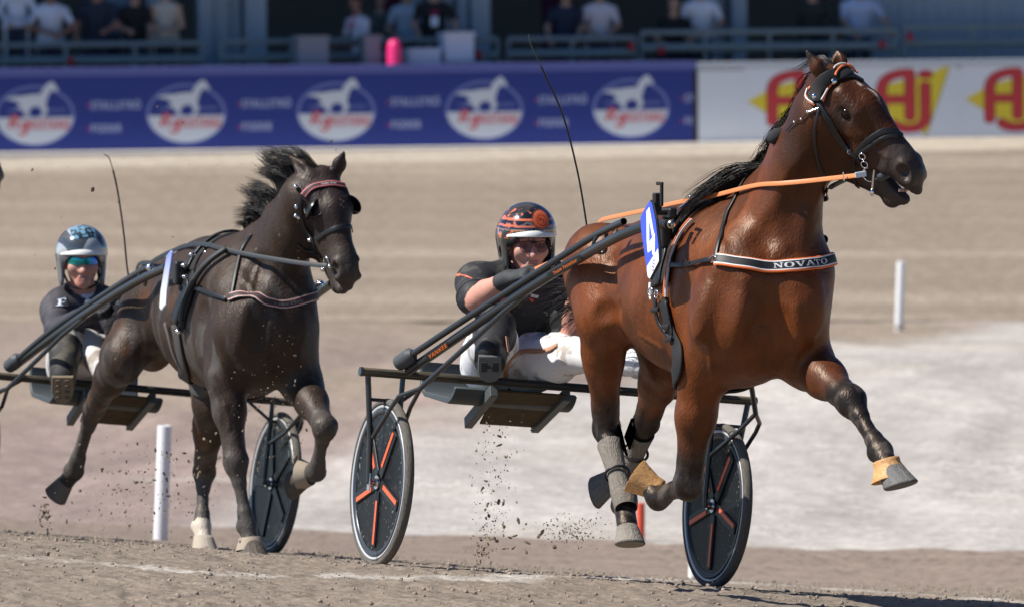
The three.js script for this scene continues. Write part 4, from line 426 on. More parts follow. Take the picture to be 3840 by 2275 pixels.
  part('snap_hook', [rod(hA(690, 568).addScaledVector(nrm, 0.012), hA(775, 535).addScaledVector(nrm, 0.014), 0.004), new THREE.SphereGeometry(0.007, 8, 6).translate(...hA(690, 568).addScaledVector(nrm, 0.012).toArray())], steel, br);
  const pc = F1.U(zA(445, 765), 0.40); const cord = [hA(695, 575), hA(640, 630), hA(590, 655), hA(530, 720)].map((p) => p.addScaledVector(b.grad(p), 0.008)); part('ear_plug_cord', tube(cord, 0.0025), flatLeather, br); for (const i of [1, 2]) part('bead', new THREE.SphereGeometry(0.006, 8, 6).translate(...cord[i].toArray()), steel, br);
  part('ear_plug_pouch', (() => { const g = new THREE.SphereGeometry(0.034, 20, 14).scale(1.25, 0.95, 0.9).rotateZ(0.35); const P = g.attributes.position; for (let i = 0; i < P.count; i++) { const s = 1 + 0.14 * (fbm(P.getX(i) * 40, P.getY(i) * 40, P.getZ(i) * 40) - 0.5); P.setXYZ(i, P.getX(i) * s, P.getY(i) * s, P.getZ(i) * s); } g.computeVertexNormals(); return g.translate(...pc.toArray()); })(), std(lin(0.02, 0.021, 0.022), 0.9), br);
  // harness
  const ha = thing('harness', 'black racing harness with name breast collar and girth on the bay horse', 'harness', undefined, O1.toArray(), T1);
  const collarTex = canvasTex(2048, 160, (x, w, h) => { x.fillStyle = 'rgb(20,20,22)'; x.fillRect(0, 0, w, h); x.fillStyle = 'rgb(235,235,235)'; x.fillRect(0, 10, w, 12); x.fillRect(0, 126, w, 13); x.fillStyle = 'rgb(222,110,52)'; x.fillRect(0, 0, w, 10); x.fillRect(0, 139, w, 21); x.fillStyle = 'rgb(205,205,210)'; x.font = 'bold 96px serif'; x.textAlign = 'center'; x.textBaseline = 'middle'; x.save(); x.translate(w * 0.45, 76); x.scale(1.5, 1); x.fillText('NOVATO', 0, 0); x.restore(); }); collarTex.wrapS = collarTex.wrapT = THREE.ClampToEdgeWrapping;
  const cpts = [hB(1010, 562), hB(1120, 580), hB(1250, 598), hB(1400, 606), hB(1540, 594), hB(1630, 575), hB(1680, 560)]; const last = cpts[cpts.length - 1]; cpts.push(b.project(last.clone().add(V(0.06, 0.0, -0.12))), b.project(last.clone().add(V(0.05, 0.01, -0.26)))); const cg = strapOn(b, cpts, 0.054, 0.010, 0.004, 60, 14); { const u = cg.attributes.uv; for (let i = 0; i < u.count; i++) u.setXY(i, u.getX(i), 1 - u.getY(i)); } part('breast_collar', cg, std(0xffffff, 0.55, { map: collarTex }), ha, 'black collar lettered NOVATO with orange and white edges');
  part('neck_strap', sOn([hB(1003, 552), hB(1030, 440), hB(1055, 350), hB(1078, 270), hB(1120, 200), b.project(F1.U([2800, 700], 0.14).add(V(0, 0.1, 0)))], 0.017, 0.005, 0.004), flatLeather, ha); part('trace', sOn([hB(990, 566), hB(920, 578), hB(860, 590), hB(800, 595), hB(700, 592), hB(645, 588)], 0.020, 0.005, 0.012), flatLeather, ha); part('ring', ring(hB(995, 560).addScaledVector(b.grad(hB(995, 560)), 0.01), b.grad(hB(995, 560)), 0.014, 0.003), steel, ha); { const p = hB(858, 582).addScaledVector(b.grad(hB(858, 582)), 0.019), g = b.grad(hB(858, 582)); part('buckle', [orient(box(0.030, 0.004, 0.004), p.clone().add(V(0, 0.013, 0)), V(g.z, 0, -g.x).normalize(), V(0, 1, 0), V(g.x, 0, g.z).normalize()), orient(box(0.030, 0.004, 0.004), p.clone().add(V(0, -0.013, 0)), V(g.z, 0, -g.x).normalize(), V(0, 1, 0), V(g.x, 0, g.z).normalize()), orient(box(0.004, 0.03, 0.004), p.clone().addScaledVector(V(g.z, 0, -g.x).normalize(), 0.015), V(g.z, 0, -g.x).normalize(), V(0, 1, 0), V(g.x, 0, g.z).normalize()), orient(box(0.004, 0.03, 0.004), p.clone().addScaledVector(V(g.z, 0, -g.x).normalize(), -0.015), V(g.z, 0, -g.x).normalize(), V(0, 1, 0), V(g.x, 0, g.z).normalize())], steel, ha); }
  const top = b.project(V(0, 1.6, -0.16)); const right = [top, b.project(V(-0.10, 1.42, -0.15)), b.project(V(-0.22, 1.3, -0.13)), hK(640, 900), hK(560, 1150), hK(520, 1440)]; const leftS = right.map((p) => b.project(V(-p.x, p.y, p.z)));
  part('saddle_pad', [sOn([...right].reverse().concat(leftS.slice(1)), 0.15, 0.022, 0.001)], pad, ha); part('saddle_strap', [sOn([...right].reverse().concat(leftS.slice(1)), 0.055, 0.012, 0.022)], flatLeather, ha);
  const edge = [hK(1000, 460), hK(870, 600), hK(800, 720), hK(720, 900), hK(665, 1090), hK(635, 1300), hK(612, 1480), hL(610, 300)]; part('pad_edge', sOn(edge.map((p) => p.clone()), 0.008, 0.012, 0.012), orangeM, ha); part('pad_edge', sOn(edge.map((p) => p.clone().add(V(0, 0, 0.012))), 0.005, 0.010, 0.012), whiteM, ha); part('pad_edge', sOn([hL(385, 90), hL(380, 220), hL(395, 340)], 0.012, 0.01, 0.012), whiteM, ha);
  const under = [hL(560, 340), hL(600, 560), hL(660, 760), hL(740, 980), hL(790, 1230), b.project(V(0.0, 0.72, 0.02)), b.project(V(0.2, 0.85, 0.0)), leftS[leftS.length - 1]]; part('girth', sOn(under, 0.075, 0.014, 0.002), pad, ha); for (const gp of [sOn([hL(455, 330), hL(460, 500), hL(480, 640), hL(560, 780), hL(660, 900), hL(720, 1000)], 0.022, 0.008, 0.012), sOn([hL(620, 380), hL(660, 560), hL(700, 740), hL(735, 860)], 0.02, 0.008, 0.014)]) part('girth_billet', gp, flatLeather, ha); for (const [x, y] of [[480, 490], [650, 740], [700, 940]]) part('keeper', sOn([hL(x - 55, y + 8), hL(x, y), hL(x + 55, y - 8)], 0.02, 0.008, 0.02), flatLeather, ha); for (const [x, y, R] of [[430, 225, 0.016], [525, 260, 0.016]]) { const p = hL(x, y); part('ring', ring(p.clone().addScaledVector(b.grad(p), 0.03), b.grad(p), R, 0.0032), steel, ha); }
  const sp = F1.U(zK(640, 620), -0.02); part('shaft_lug', [orient(box(0.05, 0.12, 0.05, 0, 0, 0, 0.012), F1.U(zK(560, 640), -0.06), V(1, 0, 0), V(0, 1, 0), V(0, 0, 1)), rod(F1.U(zK(520, 500), -0.06), F1.U(zK(620, 500), 0.0), 0.021, 0.021, 16), orient(box(0.035, 0.045, 0.09, 0, 0, 0, 0.01), F1.U(zK(620, 330), -0.05), V(1, 0, 0), V(0, 1, 0), V(0, 0, 1)), rod(F1.U(zK(440, 300), -0.06), F1.U(zK(720, 290), -0.02), 0.016)], flatLeather, ha); part('shaft_pin', new THREE.SphereGeometry(0.02, 16, 12).translate(...F1.U(zK(655, 500), 0.01).toArray()), std(lin(0.55, 0.5, 0.42), 0.25, { metalness: 1 }), ha);
  part('terret', [ring(F1.U(zK(945, 100), -0.05), V(1, 0, 0.4), 0.016, 0.003), rod(F1.U(zK(920, 150), -0.05), F1.U(zK(780, 260), -0.05), 0.006, 0.008)], steel, ha); const kn = F1.U(zB(1045, 115), 0.02); part('check_hook', [rod(kn.clone().add(V(0, -0.05, 0)), kn, 0.003), new THREE.SphereGeometry(0.012, 12, 10).translate(...kn.toArray())], std(lin(0.5, 0.03, 0.05), 0.3), ha, 'red knob on the saddle top');
  // number plate
  const pv = -0.355; const outl = [[350, 140], [385, 170], [440, 420], [490, 860], [490, 1070], [350, 1340], [322, 1310], [290, 1100], [215, 560], [210, 400], [250, 300]].map(([x, y]) => F1.X(zK(x, y), pv)); let z0 = 9, z1 = -9, y0 = 9, y1 = -9; for (const p of outl) { z0 = Math.min(z0, p.z); z1 = Math.max(z1, p.z); y0 = Math.min(y0, p.y); y1 = Math.max(y1, p.y); }
  const sh = new THREE.Shape(outl.map((p) => new THREE.Vector2(p.z, p.y))); const mk = (d, bev) => { const g = new THREE.ExtrudeGeometry(sh, { depth: d, bevelEnabled: bev, bevelSize: 0.004, bevelThickness: 0.003, bevelSegments: 2 }); g.applyMatrix4(new THREE.Matrix4().makeBasis(V(0, 0, 1), V(0, 1, 0), V(-1, 0, 0)).setPosition(pv, 0, 0)); return g; };
  const plateTex = canvasTex(512, 1024, (x, w, h) => { const X = (a) => (a - 210) / 280 * w, Y = (a) => (a - 140) / 1200 * h; x.fillStyle = 'rgb(58,84,205)'; x.fillRect(0, 0, w, h); x.fillStyle = 'rgb(245,247,250)'; const poly = (l) => { x.beginPath(); l.forEach(([a, c], i) => i ? x.lineTo(X(a), Y(c)) : x.moveTo(X(a), Y(c))); x.closePath(); x.fill(); }; poly([[300, 300], [345, 230], [415, 620], [430, 640], [432, 760], [425, 970], [395, 970], [385, 890], [322, 945], [305, 780]]); x.fillStyle = 'rgb(58,84,205)'; poly([[342, 430], [390, 700], [345, 770]]); x.fillStyle = 'rgb(245,247,250)'; poly([[310, 1150], [480, 860], [500, 1100], [350, 1345], [300, 1340]]); x.fillStyle = 'rgb(50,60,130)'; x.save(); x.translate(X(408), Y(1130)); x.rotate(-1.35); x.font = 'bold 92px sans-serif'; x.textAlign = 'center'; x.fillText('SEJS', 0, 30); x.restore(); });
  const np = thing('number_plate', 'blue plate with a white number 4 on the bay horse', 'number plate', undefined, O1.toArray(), T1); part('plate_edge', mk(0.004, true), std(lin(0.015, 0.015, 0.016), 0.4), np); const fg = new THREE.ShapeGeometry(sh); { const P = fg.attributes.position, u = fg.attributes.uv; for (let i = 0; i < P.count; i++) { u.setXY(i, (P.getX(i) - z0) / (z1 - z0), (P.getY(i) - y0) / (y1 - y0)); } fg.applyMatrix4(new THREE.Matrix4().makeBasis(V(0, 0, 1), V(0, 1, 0), V(-1, 0, 0)).setPosition(pv - 0.0095, 0, 0)); const ix = fg.index.array; for (let i = 0; i < ix.length; i += 3) { const t = ix[i]; ix[i] = ix[i + 1]; ix[i + 1] = t; } fg.computeVertexNormals(); } plateTex.wrapS = plateTex.wrapT = THREE.ClampToEdgeWrapping; part('plate_face', fg, std(0xffffff, 0.35, { map: plateTex }), np); const ct = F1.X(zK(430, 160), pv + 0.02); part('clamp', [box(0.03, 0.075, 0.035, ct.x, ct.y, ct.z, 0.006), box(0.012, 0.09, 0.016, ct.x, ct.y + 0.03, ct.z + 0.05, 0.004), box(0.012, 0.014, 0.06, ct.x, ct.y + 0.075, ct.z + 0.03, 0.004)], pad, np);
  // reins, in two straps
  const rn = thing('rein', 'tan orange leather reins of the bay horse', 'rein', undefined, O1.toArray(), T1); const rpts = [F1.U(zA(1060, 1068), 0.86), F1.U(zA(900, 1088), 0.74), F1.U(zA(600, 1112), 0.52), F1.U(zA(350, 1148), 0.34), F1.U(zA(140, 1215), 0.18), F1.U(zK(1440, 72), 0.10), F1.U(zK(1000, 112), -0.03), F1.U(zK(530, 205), -0.30), F1.U(zK(270, 285), -0.55), F1.U(zB(360, 318), -0.86), F1.U([2180, 930], -1.3), F1.U([2000, 1012], -1.62)]; const rcv = new THREE.CatmullRomCurve3(rpts, false, 'centripetal'); let hn = []; for (let i = 0; i <= 90; i++) { const p = rcv.getPointAt(i / 90); hn.push(b.f(p.x, p.y, p.z) < 0.014 ? b.project(p, 0.014) : p); } for (let k = 0; k < 40; k++) hn = hn.map((p, i) => i && i < 90 ? (() => { const m = p.clone().multiplyScalar(0.4).addScaledVector(hn[i - 1], 0.3).addScaledVector(hn[i + 1], 0.3); return b.f(m.x, m.y, m.z) < 0.012 ? b.project(m, 0.012) : m; })() : p); part('rein_strap', ribbonRaw(hn, hn.map(() => V(-0.75, 0.25, 0.6)), 0.019, 0.005), tanM, rn); part('rein_strap', ribbon([q(0.40, -0.21, 0.05), q(0.3, -0.33, 0.08), F1.U(zA(840, 1170), 0.55), b.project(V(0.2, 1.5, 0.35), 0.02), b.project(V(0.1, 1.5, 0.05), 0.02)], [V(0.7, -0.2, 0.5), V(0.7, -0.4, 0.3), V(0.6, 0.2, 0.5), V(1, 0.2, 0), V(1, 0.4, 0)], 0.022, 0.005, false, 40), flatLeather, rn, 'dark far rein'); const rb = F1.U(zA(1090, 1060), 0.875); part('billet', [orient(box(0.045, 0.022, 0.01, 0, 0, 0, 0.003), rb, V(0.97, 0.15, 0.2).normalize(), V(-0.15, 0.98, 0).normalize(), V(-0.2, 0, 0.98).normalize())], std(lin(0.5, 0.55, 0.6), 0.4), rn); part('buckle', [orient(box(0.005, 0.034, 0.006), F1.U(zA(968, 1075), 0.80).add(V(-0.01, 0, 0.01)), V(0.97, 0.15, 0.2).normalize(), V(-0.15, 0.98, 0).normalize(), V(-0.2, 0, 0.98).normalize())], steel, rn);
  // hoof and shin boots
  const felt0 = () => { const t = grainCol.clone(); t.colorSpace = THREE.SRGBColorSpace; t.repeat.set(2, 1); t.needsUpdate = true; return t; };
  const boot = (name, label, cat, c, axis, prof, m, flare = 1, open) => { const y = axis.clone().normalize().multiplyScalar(-1), zz = (open || V(0, 0, 1)).clone(); zz.addScaledVector(y, -zz.dot(y)).normalize(); const x = y.clone().cross(zz).normalize(); const g = new THREE.LatheGeometry(prof.map(([r, h]) => new THREE.Vector2(r, h)), 32); const P = g.attributes.position; for (let i = 0; i < P.count; i++) { const f = 1 + 0.04 * (vn(P.getX(i) * 50, P.getY(i) * 50, P.getZ(i) * 50) - 0.5); P.setXYZ(i, P.getX(i) * f, P.getY(i), P.getZ(i) * f * flare); } g.computeVertexNormals(); const t = thing(name, label, cat, undefined, O1.toArray(), T1); part('shell', orient(g, c, x, y, zz), m, t); return t; };
  const bellP = [[0.046, 0.032], [0.051, 0.034], [0.053, 0.025], [0.052, 0.012], [0.070, -0.030], [0.078, -0.044], [0.074, -0.046], [0.066, -0.030], [0.047, 0.008], [0.046, 0.032]].reverse(); const bellM = std(lin(0.95, 0.52, 0.2), 0.6, { map: felt0(), bumpMap: grainTex, bumpScale: 0.004 });
  boot('bell_boot', 'tan rubber bell boot above the bay horse\'s outstretched fore hoof', 'hoof boot', H1.LF[4].clone().add(V(0, -0.01, 0)), F1.dir(0.25, -0.93, 0.2), bellP, bellM, 1.1, F1.dir(0.6, 0, 0.8)); boot('bell_boot', 'tan rubber bell boot around the bay horse\'s folded fore hoof', 'hoof boot', H1.RF[4].clone().lerp(H1.RF[3], 0.1), F1.dir(-0.72, 0.45, -0.2), bellP.map(([r, h]) => [r * 0.92, h * 1.5]), bellM, 1.05, F1.dir(0, 1, 0));
  const shin = (A, C, r0, r1) => { const h = A.distanceTo(C); return [[r0, 0], [r0 + 0.008, 0.004], [r0 + 0.002, -h * 0.2], [r1, -h * 0.6], [r1 + 0.006, -h * 0.92], [r1 + 0.004, -h], [r1 - 0.004, -h], [r1 - 0.004, -h * 0.5], [r0 - 0.004, -0.01], [r0, 0]].reverse(); }; const felt = std(lin(0.30, 0.265, 0.225), 0.9, { bumpMap: grainTex, bumpScale: 0.01, map: (() => { const t = grainCol.clone(); t.colorSpace = THREE.SRGBColorSpace; t.repeat.set(3, 1); t.needsUpdate = true; return t; })() });
  for (const [Lg, lab, od] of [[H1.RH, 'dusty grey shin boot on the bay horse\'s lowered hind leg', F1.dir(0.9, 0, 0.3)], [H1.LH, 'grey shin boot on the bay horse\'s trailing hind leg', F1.dir(-0.6, 0.3, 0.6)]]) { const A = Lg[2].clone().lerp(Lg[3], 0.22), C = Lg[2].clone().lerp(Lg[3], 0.93); boot('shin_boot', lab, 'leg boot', A, C.clone().sub(A), shin(A, C, 0.046, 0.040), felt, 1.0, od); const y = C.clone().sub(A).normalize(); const t = scene.children[scene.children.length - 1]; const x = od.clone().addScaledVector(y, -od.dot(y)).normalize(), zc = x.clone().cross(y).normalize(); const fl = new THREE.Shape([new THREE.Vector2(-0.032, 0.05), new THREE.Vector2(-0.026, -0.07), new THREE.Vector2(0, -0.1), new THREE.Vector2(0.026, -0.07), new THREE.Vector2(0.032, 0.05)]); const g = new THREE.ExtrudeGeometry(fl, { depth: 0.006, bevelEnabled: true, bevelSize: 0.004, bevelThickness: 0.002, bevelSegments: 1 }); part('flap', orient(g, A.clone().addScaledVector(x, 0.052), zc, y.clone(), x), std(lin(0.26, 0.28, 0.30), 0.6), t); part('strap', ring(A.clone().lerp(C, 0.55), y, 0.052, 0.006), flatLeather, t); }
  boot('fetlock_boot', 'mud caked felt wrap round the bay horse\'s lowered hind fetlock', 'leg boot', H1.RH[3].clone().add(V(0, 0.045, 0)), H1.RH[4].clone().sub(H1.RH[3]), [[0.046, 0.01], [0.049, 0.0], [0.053, -0.03], [0.052, -0.05], [0.047, -0.085], [0.044, -0.085], [0.044, -0.04], [0.046, 0.01]].reverse(), felt, 1.0, V(0, 0, 1));
}
// ---------------------------------------------------------------- racing sulkies
function sulkyFrame(HL, HR, turn) { const x = HR.clone().sub(HL).normalize(), f = V(Math.sin(turn), 0, Math.cos(turn)); const y = f.clone().cross(x).normalize(), z = x.clone().cross(y).normalize(); const o = HL.clone().add(HR).multiplyScalar(0.5); return new Frame(o, turn, new THREE.Matrix4().makeBasis(x, y, z).setPosition(o)); }
const S1 = sulkyFrame(F1.world(F1.U([1431, 1809], -1.95)), F1.world(F1.U([2690, 1897], -1.95)), T1);
const frameM = phy(lin(0.022, 0.026, 0.028), 0.32, { clearcoat: 0.4, clearcoatRoughness: 0.25 }), muddy = std(lin(0.5, 0.5, 0.5), 0.75, { map: noiseTex(256, (u, v) => { const m = sst(0.5, 0.62, tfbm(u, v, 10, 4)); const c = mix3([20, 24, 26], [120, 104, 78], m); return c; }) });
muddy.map.colorSpace = THREE.SRGBColorSpace; muddy.color = lin(1, 1, 1); muddy.map.repeat.set(6, 1);
const tyreM = std(lin(0.14, 0.125, 0.105), 0.9, { bumpMap: grainTex, bumpScale: 0.01 }), wallM = std(lin(0.035, 0.036, 0.038), 0.6), rimM = std(lin(0.55, 0.56, 0.57), 0.35, { metalness: 0.2 }), rimDark = phy(lin(0.045, 0.052, 0.06), 0.3, { specularIntensity: 0.6 });
const discTex = noiseTex(512, (u, v) => { const m = sst(0.60, 0.68, tfbm(u, v, 60, 2)) * sst(0.36, 0.56, tfbm(u, v, 5, 3)); return mix3([26, 26, 28], [160, 154, 140], m * 0.75); }); discTex.colorSpace = THREE.SRGBColorSpace; const discM = phy(0xffffff, 0.3, { map: discTex, specularIntensity: 0.22 });
const spokeM = phy(lin(0.016, 0.018, 0.02), 0.35, { specularIntensity: 0.5 }); const decalM = std(lin(0.80, 0.13, 0.045), 0.45);
const shaftText = (txt, w, font) => canvasTex(w, 64, (x, W2, h) => { x.fillStyle = 'rgb(34,38,40)'; x.fillRect(0, 0, W2, h); x.fillStyle = 'rgb(238,118,40)'; x.font = font; x.textAlign = 'center'; x.textBaseline = 'middle'; x.fillText(txt, W2 / 2, h / 2 + 2); });
function wheel(g, cx, out, orange) { // out = -1: outer face towards -x
  const w = new THREE.Group(); w.name = 'wheel'; w.position.set(cx, 0, 0); g.add(w); const R = 0.357; const lathe = (p, seg = 72) => new THREE.LatheGeometry(p.map(([r, x]) => new THREE.Vector2(r, x)), seg).rotateZ(Math.PI / 2);
  part('tyre', lathe([[R - 0.026, -0.017], [R - 0.016, -0.021], [R - 0.006, -0.018], [R, -0.008], [R + 0.001, 0], [R, 0.008], [R - 0.006, 0.018], [R - 0.016, 0.021], [R - 0.026, 0.017], [R - 0.026, -0.017]]), tyreM, w);
  for (const s of [-1, 1]) { part('rim', lathe([[R - 0.040, s * 0.016], [R - 0.036, s * 0.019], [R - 0.031, s * 0.0195], [R - 0.028, s * 0.016], [R - 0.034, s * 0.012], [R - 0.040, s * 0.016]]), rimM, w); part('rim', lathe([[R - 0.066, s * 0.010], [R - 0.060, s * 0.019], [R - 0.048, s * 0.020], [R - 0.041, s * 0.016], [R - 0.052, s * 0.008], [R - 0.066, s * 0.010]]), rimDark, w, 'dark inner rim'); const dg = new THREE.RingGeometry(0.02, R - 0.058, 64, 2).rotateY(s * Math.PI / 2).translate(s * 0.011, 0, 0); part('disc', dg, discM, w); }
  for (let k = 0; k < 5; k++) for (const s of [-1, 1]) { const a = Math.PI + k * 2 * Math.PI / 5 + (orange ? 0 : 0.3); const sp = box(0.012, 0.24, 0.05, s * 0.013, 0.155, 0, 0.005); sp.rotateX(a); part('spoke', sp, spokeM, w); if (orange) { const st = box(0.002, 0.185, 0.019, s * 0.0205, 0.17, -0.010); st.rotateX(a); part('stripe', st, decalM, w); } }
  part('hub', [rod(V(-0.05, 0, 0), V(0.05, 0, 0), 0.018, 0.018, 20), rod(V(-0.026, 0, 0), V(0.026, 0, 0), 0.03, 0.03, 24)], steel, w); return w;
}
function makeSulky(F, S, name, label, orange) {
  const g = thing(name, label, 'sulky'); g.applyMatrix4(S.m); const half = F.half, mir = (p) => V(-p.x, p.y, p.z);
  wheel(g, -half, -1, orange); wheel(g, half, 1, orange);
  const bar = F.bar; part('axle_arch', rod(V(-bar[0], bar[1], 0), V(bar[0], bar[1], 0), 0.0185, 0.0185, 16), muddy, g); for (const s of [-1, 1]) part('end_cap', rod(V(s * bar[0], bar[1], 0), V(s * (bar[0] + 0.012), bar[1], 0), 0.021, 0.019, 16), frameM, g);
  for (const s of [-1, 1]) { const m = (p) => (s < 0 ? p.clone() : mir(p)); const M = (l) => l.map(m); part('fork', [bentTube(M(F.forkOut), 0.0125)], frameM, g); part('fork', [bentTube(M(F.forkIn), 0.0115)], frameM, g); part('tie', [bentTube(M(F.tie), 0.008)], frameM, g); const d = F.forkOut[F.forkOut.length - 1]; part('hub_plate', [box(0.006, 0.075, 0.03, m(d).x, 0.0, 0.0, 0.002), rod(V(m(d).x - 0.006, 0, 0), V(m(d).x + 0.006, 0, 0), 0.013, 0.013, 10)], steel, g); part('stay', [bentTube(M(F.stay), 0.0115)], frameM, g); part('stay', [bentTube(M(F.stayOut), 0.0095)], frameM, g); part('stay', [bentTube(M(F.stayIn), 0.0095)], frameM, g);
    part('shaft', [tube(M(F.shaft), 0.0205, 12, 40)], frameM, g); part('shaft_tube', [tube(M(F.shaft2), 0.0145, 10, 30)], frameM, g); const c = M(F.shaft2)[0], e = M(F.shaft2)[1].clone().sub(c).normalize(); part('shaft_end', [rod(c.clone().addScaledVector(e, -0.03), c.clone().addScaledVector(e, 0.055), 0.034, 0.034, 18), rod(c.clone().addScaledVector(e, 0.055), c.clone().addScaledVector(e, 0.075), 0.034, 0.018, 18)], rubber, g);
    const cl = M(F.clamp); part('clamp', [rod(cl[0], cl[1], 0.012), new THREE.SphereGeometry(0.02, 14, 10).translate(...cl[1].toArray())], steel, g); part('quick_hitch', [tube(M(F.hitch), 0.008, 8, 30)], frameM, g); }
  if (F.text) for (const [t, p] of F.text) part('lettering', p, std(0xffffff, 0.5, { map: t }), g, 'orange lettering on the shaft');
  // seat
  const [sx0, sx1, sy, sz] = F.seat; const cx = (sx0 + sx1) / 2, sw = sx1 - sx0; const pan = new THREE.Shape(); pan.moveTo(-0.02, 0); pan.quadraticCurveTo(-0.04, -0.05, -0.10, -0.065); pan.lineTo(-0.40, -0.05); pan.quadraticCurveTo(-0.47, -0.03, -0.49, 0.09); pan.lineTo(-0.475, 0.09); pan.quadraticCurveTo(-0.46, -0.015, -0.40, -0.035); pan.lineTo(-0.10, -0.045); pan.quadraticCurveTo(-0.05, -0.035, -0.03, 0.005); pan.closePath();
  const pg = new THREE.ExtrudeGeometry(pan, { depth: sw, bevelEnabled: true, bevelSize: 0.004, bevelThickness: 0.01, bevelSegments: 2 }); pg.applyMatrix4(new THREE.Matrix4().makeBasis(V(0, 0, 1), V(0, 1, 0), V(-1, 0, 0)).setPosition(sx1, sy, sz)); part('seat', pg, std(lin(0.055, 0.065, 0.07), 0.55), g);
  part('splash_plate', (() => { const q = F.plate; const gg = new THREE.BufferGeometry(); const pos = []; const n = q[1].clone().sub(q[0]).cross(q[3].clone().sub(q[0])).normalize().multiplyScalar(0.004); const P = [...q.map((p) => p.clone().add(n)), ...q.map((p) => p.clone().sub(n))]; const f = [[0, 1, 2, 3], [7, 6, 5, 4], [0, 4, 5, 1], [1, 5, 6, 2], [2, 6, 7, 3], [3, 7, 4, 0]]; const uv = []; for (const [a, b, c, d] of f) for (const i of [a, b, c, a, c, d]) { pos.push(P[i].x, P[i].y, P[i].z); uv.push(P[i].x, P[i].y + P[i].z); } gg.setAttribute('position', new THREE.Float32BufferAttribute(pos, 3)); gg.setAttribute('uv', new THREE.Float32BufferAttribute(uv, 2)); gg.computeVertexNormals(); return gg; })(), (() => { const m = std(lin(1, 1, 1), 0.9, { map: noiseTex(256, (u, v) => mix3([52, 42, 28], [96, 76, 46], tfbm(u, v, 14, 4))) }); m.map.colorSpace = THREE.SRGBColorSpace; m.map.repeat.set(2, 2); return m; })(), g);
  for (const r of F.rails) { const e = r[1].clone().sub(r[0]); const L = e.length(); e.normalize(); const x = V(1, 0, 0).addScaledVector(e, -e.x).normalize(); part('seat_rail', orient(box(0.035, L, 0.05, 0, 0, 0, 0.004), r[0].clone().add(r[1]).multiplyScalar(0.5), x, e, x.clone().cross(e).normalize()), std(lin(0.075, 0.085, 0.085), 0.5), g); }
  part('brake_cable', tube([V(bar[0] * 0.55, bar[1] + 0.01, 0), V(bar[0] * 0.66, bar[1] + 0.06, 0.15), V(bar[0] * 0.78, bar[1] + 0.10, 0.35)], 0.003, 6, 20), frameM, g);
  return g;
}
const SF = (() => { const S = S1, U = (n, z) => S.U(n, z); const hub = U([1431, 1809], 0); const half = -hub.x; const e0 = U([1358, 1392], 0); const F = { half, bar: [-e0.x, e0.y] };
  const B = e0.y; F.forkOut = [V(e0.x + 0.025, B, 0), U(zG(243, 560), 0), V(hub.x - 0.062, 0.07, 0), V(hub.x - 0.058, 0, 0)]; F.forkIn = [V(hub.x + 0.03 + 0.025, B, 0), V(hub.x + 0.055, 0.40, 0), V(hub.x + 0.058, 0.05, 0), V(hub.x + 0.055, 0, 0)]; F.tie = [V(e0.x + 0.035, B - 0.115, 0), V(hub.x + 0.055, B - 0.115, 0), V(hub.x + 0.19, B - 0.01, 0.01)];
  F.shaft = [U(zD(372, 995), 0.02), U(zD(700, 770), 0.42), U(zD(1055, 530), 0.85), U(zD(1330, 365), 1.2), U([2330, 882], 1.62), U([2430, 842], 1.82)]; F.shaft2 = [U(zD(345, 935), 0.04), U(zD(620, 752), 0.36), U(zD(1000, 505), 0.80), U(zD(1400, 250), 1.30), U([2340, 830], 1.62)];
  F.stay = [U(zD(1062, 540), 0.84), U(zD(905, 665), 0.68), U(zD(440, 1090), 0.36)]; F.stayOut = [U(zD(440, 1090), 0.36), U(zD(320, 1135), 0.27), U(zD(285, 1185), 0.22), U(zD(175, 1362), 0.02)]; F.stayIn = [U(zD(440, 1092), 0.36), U(zD(385, 1195), 0.22), V(hub.x + 0.06, 0.22, 0.03)]; F.clamp = [U(zB(410, 405), 1.45), U(zB(408, 370), 1.45)]; F.hitch = [U(zB(285, 500), 1.30), U(zB(280, 455), 1.33), U(zB(320, 400), 1.36), U(zB(350, 380), 1.38), U(zB(352, 440), 1.36), U(zB(340, 515), 1.32), U(zB(295, 515), 1.30)];
  const t1 = shaftText('Team Tesselaar', 512, 'italic bold 50px sans-serif'), t2 = shaftText('YANKEE', 256, 'italic bold 60px sans-serif'); const sc = new THREE.CatmullRomCurve3(F.shaft, false, 'centripetal'); const tOf = (z) => { let lo = 0, hi = 1; for (let i = 0; i < 30; i++) { const m = (lo + hi) / 2; sc.getPoint(m).z < z ? lo = m : hi = m; } return lo; }; const nrmAt = (p, t) => { const tg = sc.getTangent(t), v = S.cl.clone().sub(p).normalize(); return v.addScaledVector(tg, -v.dot(tg)).normalize(); }; const onShaft = (z0, z1, w) => { const t0 = tOf(z0), t1 = tOf(z1); const P = Array.from({ length: 13 }, (_, i) => { const p = sc.getPoint(mix(t0, t1, i / 12)); return p.addScaledVector(nrmAt(p, mix(t0, t1, i / 12)), 0.0215); }); const g = ribbonRaw(P, P.map((p, i) => nrmAt(p, mix(t0, t1, i / 12))), w, 0.002); const u = g.attributes.uv; for (let i = 0; i < u.count; i++) u.setY(i, 1 - u.getY(i)); return g; };
  F.text = [[t1, onShaft(0.99, 1.24, 0.027)], [t2, onShaft(0.17, 0.31, 0.028)]];
  const s0 = U(zD(585, 1105), -0.25), s1 = U(zD(1240, 1125), -0.25); F.seat = [s0.x, s1.x, B - 0.045, -0.10]; F.plate = [U(zD(860, 1105), -0.03), U(zD(1255, 1130), -0.03), U(zD(1080, 1305), -0.40), U(zD(770, 1285), -0.40)]; F.rails = [[U(zD(850, 1105), -0.03), U(zD(705, 1285), -0.42)], [U(zD(1255, 1130), -0.03), U(zD(1075, 1310), -0.42)]]; return F; })();
const sulky1 = makeSulky(SF, S1, 'sulky', 'black racing sulky with orange striped disc wheels hitched to the bay horse', true);
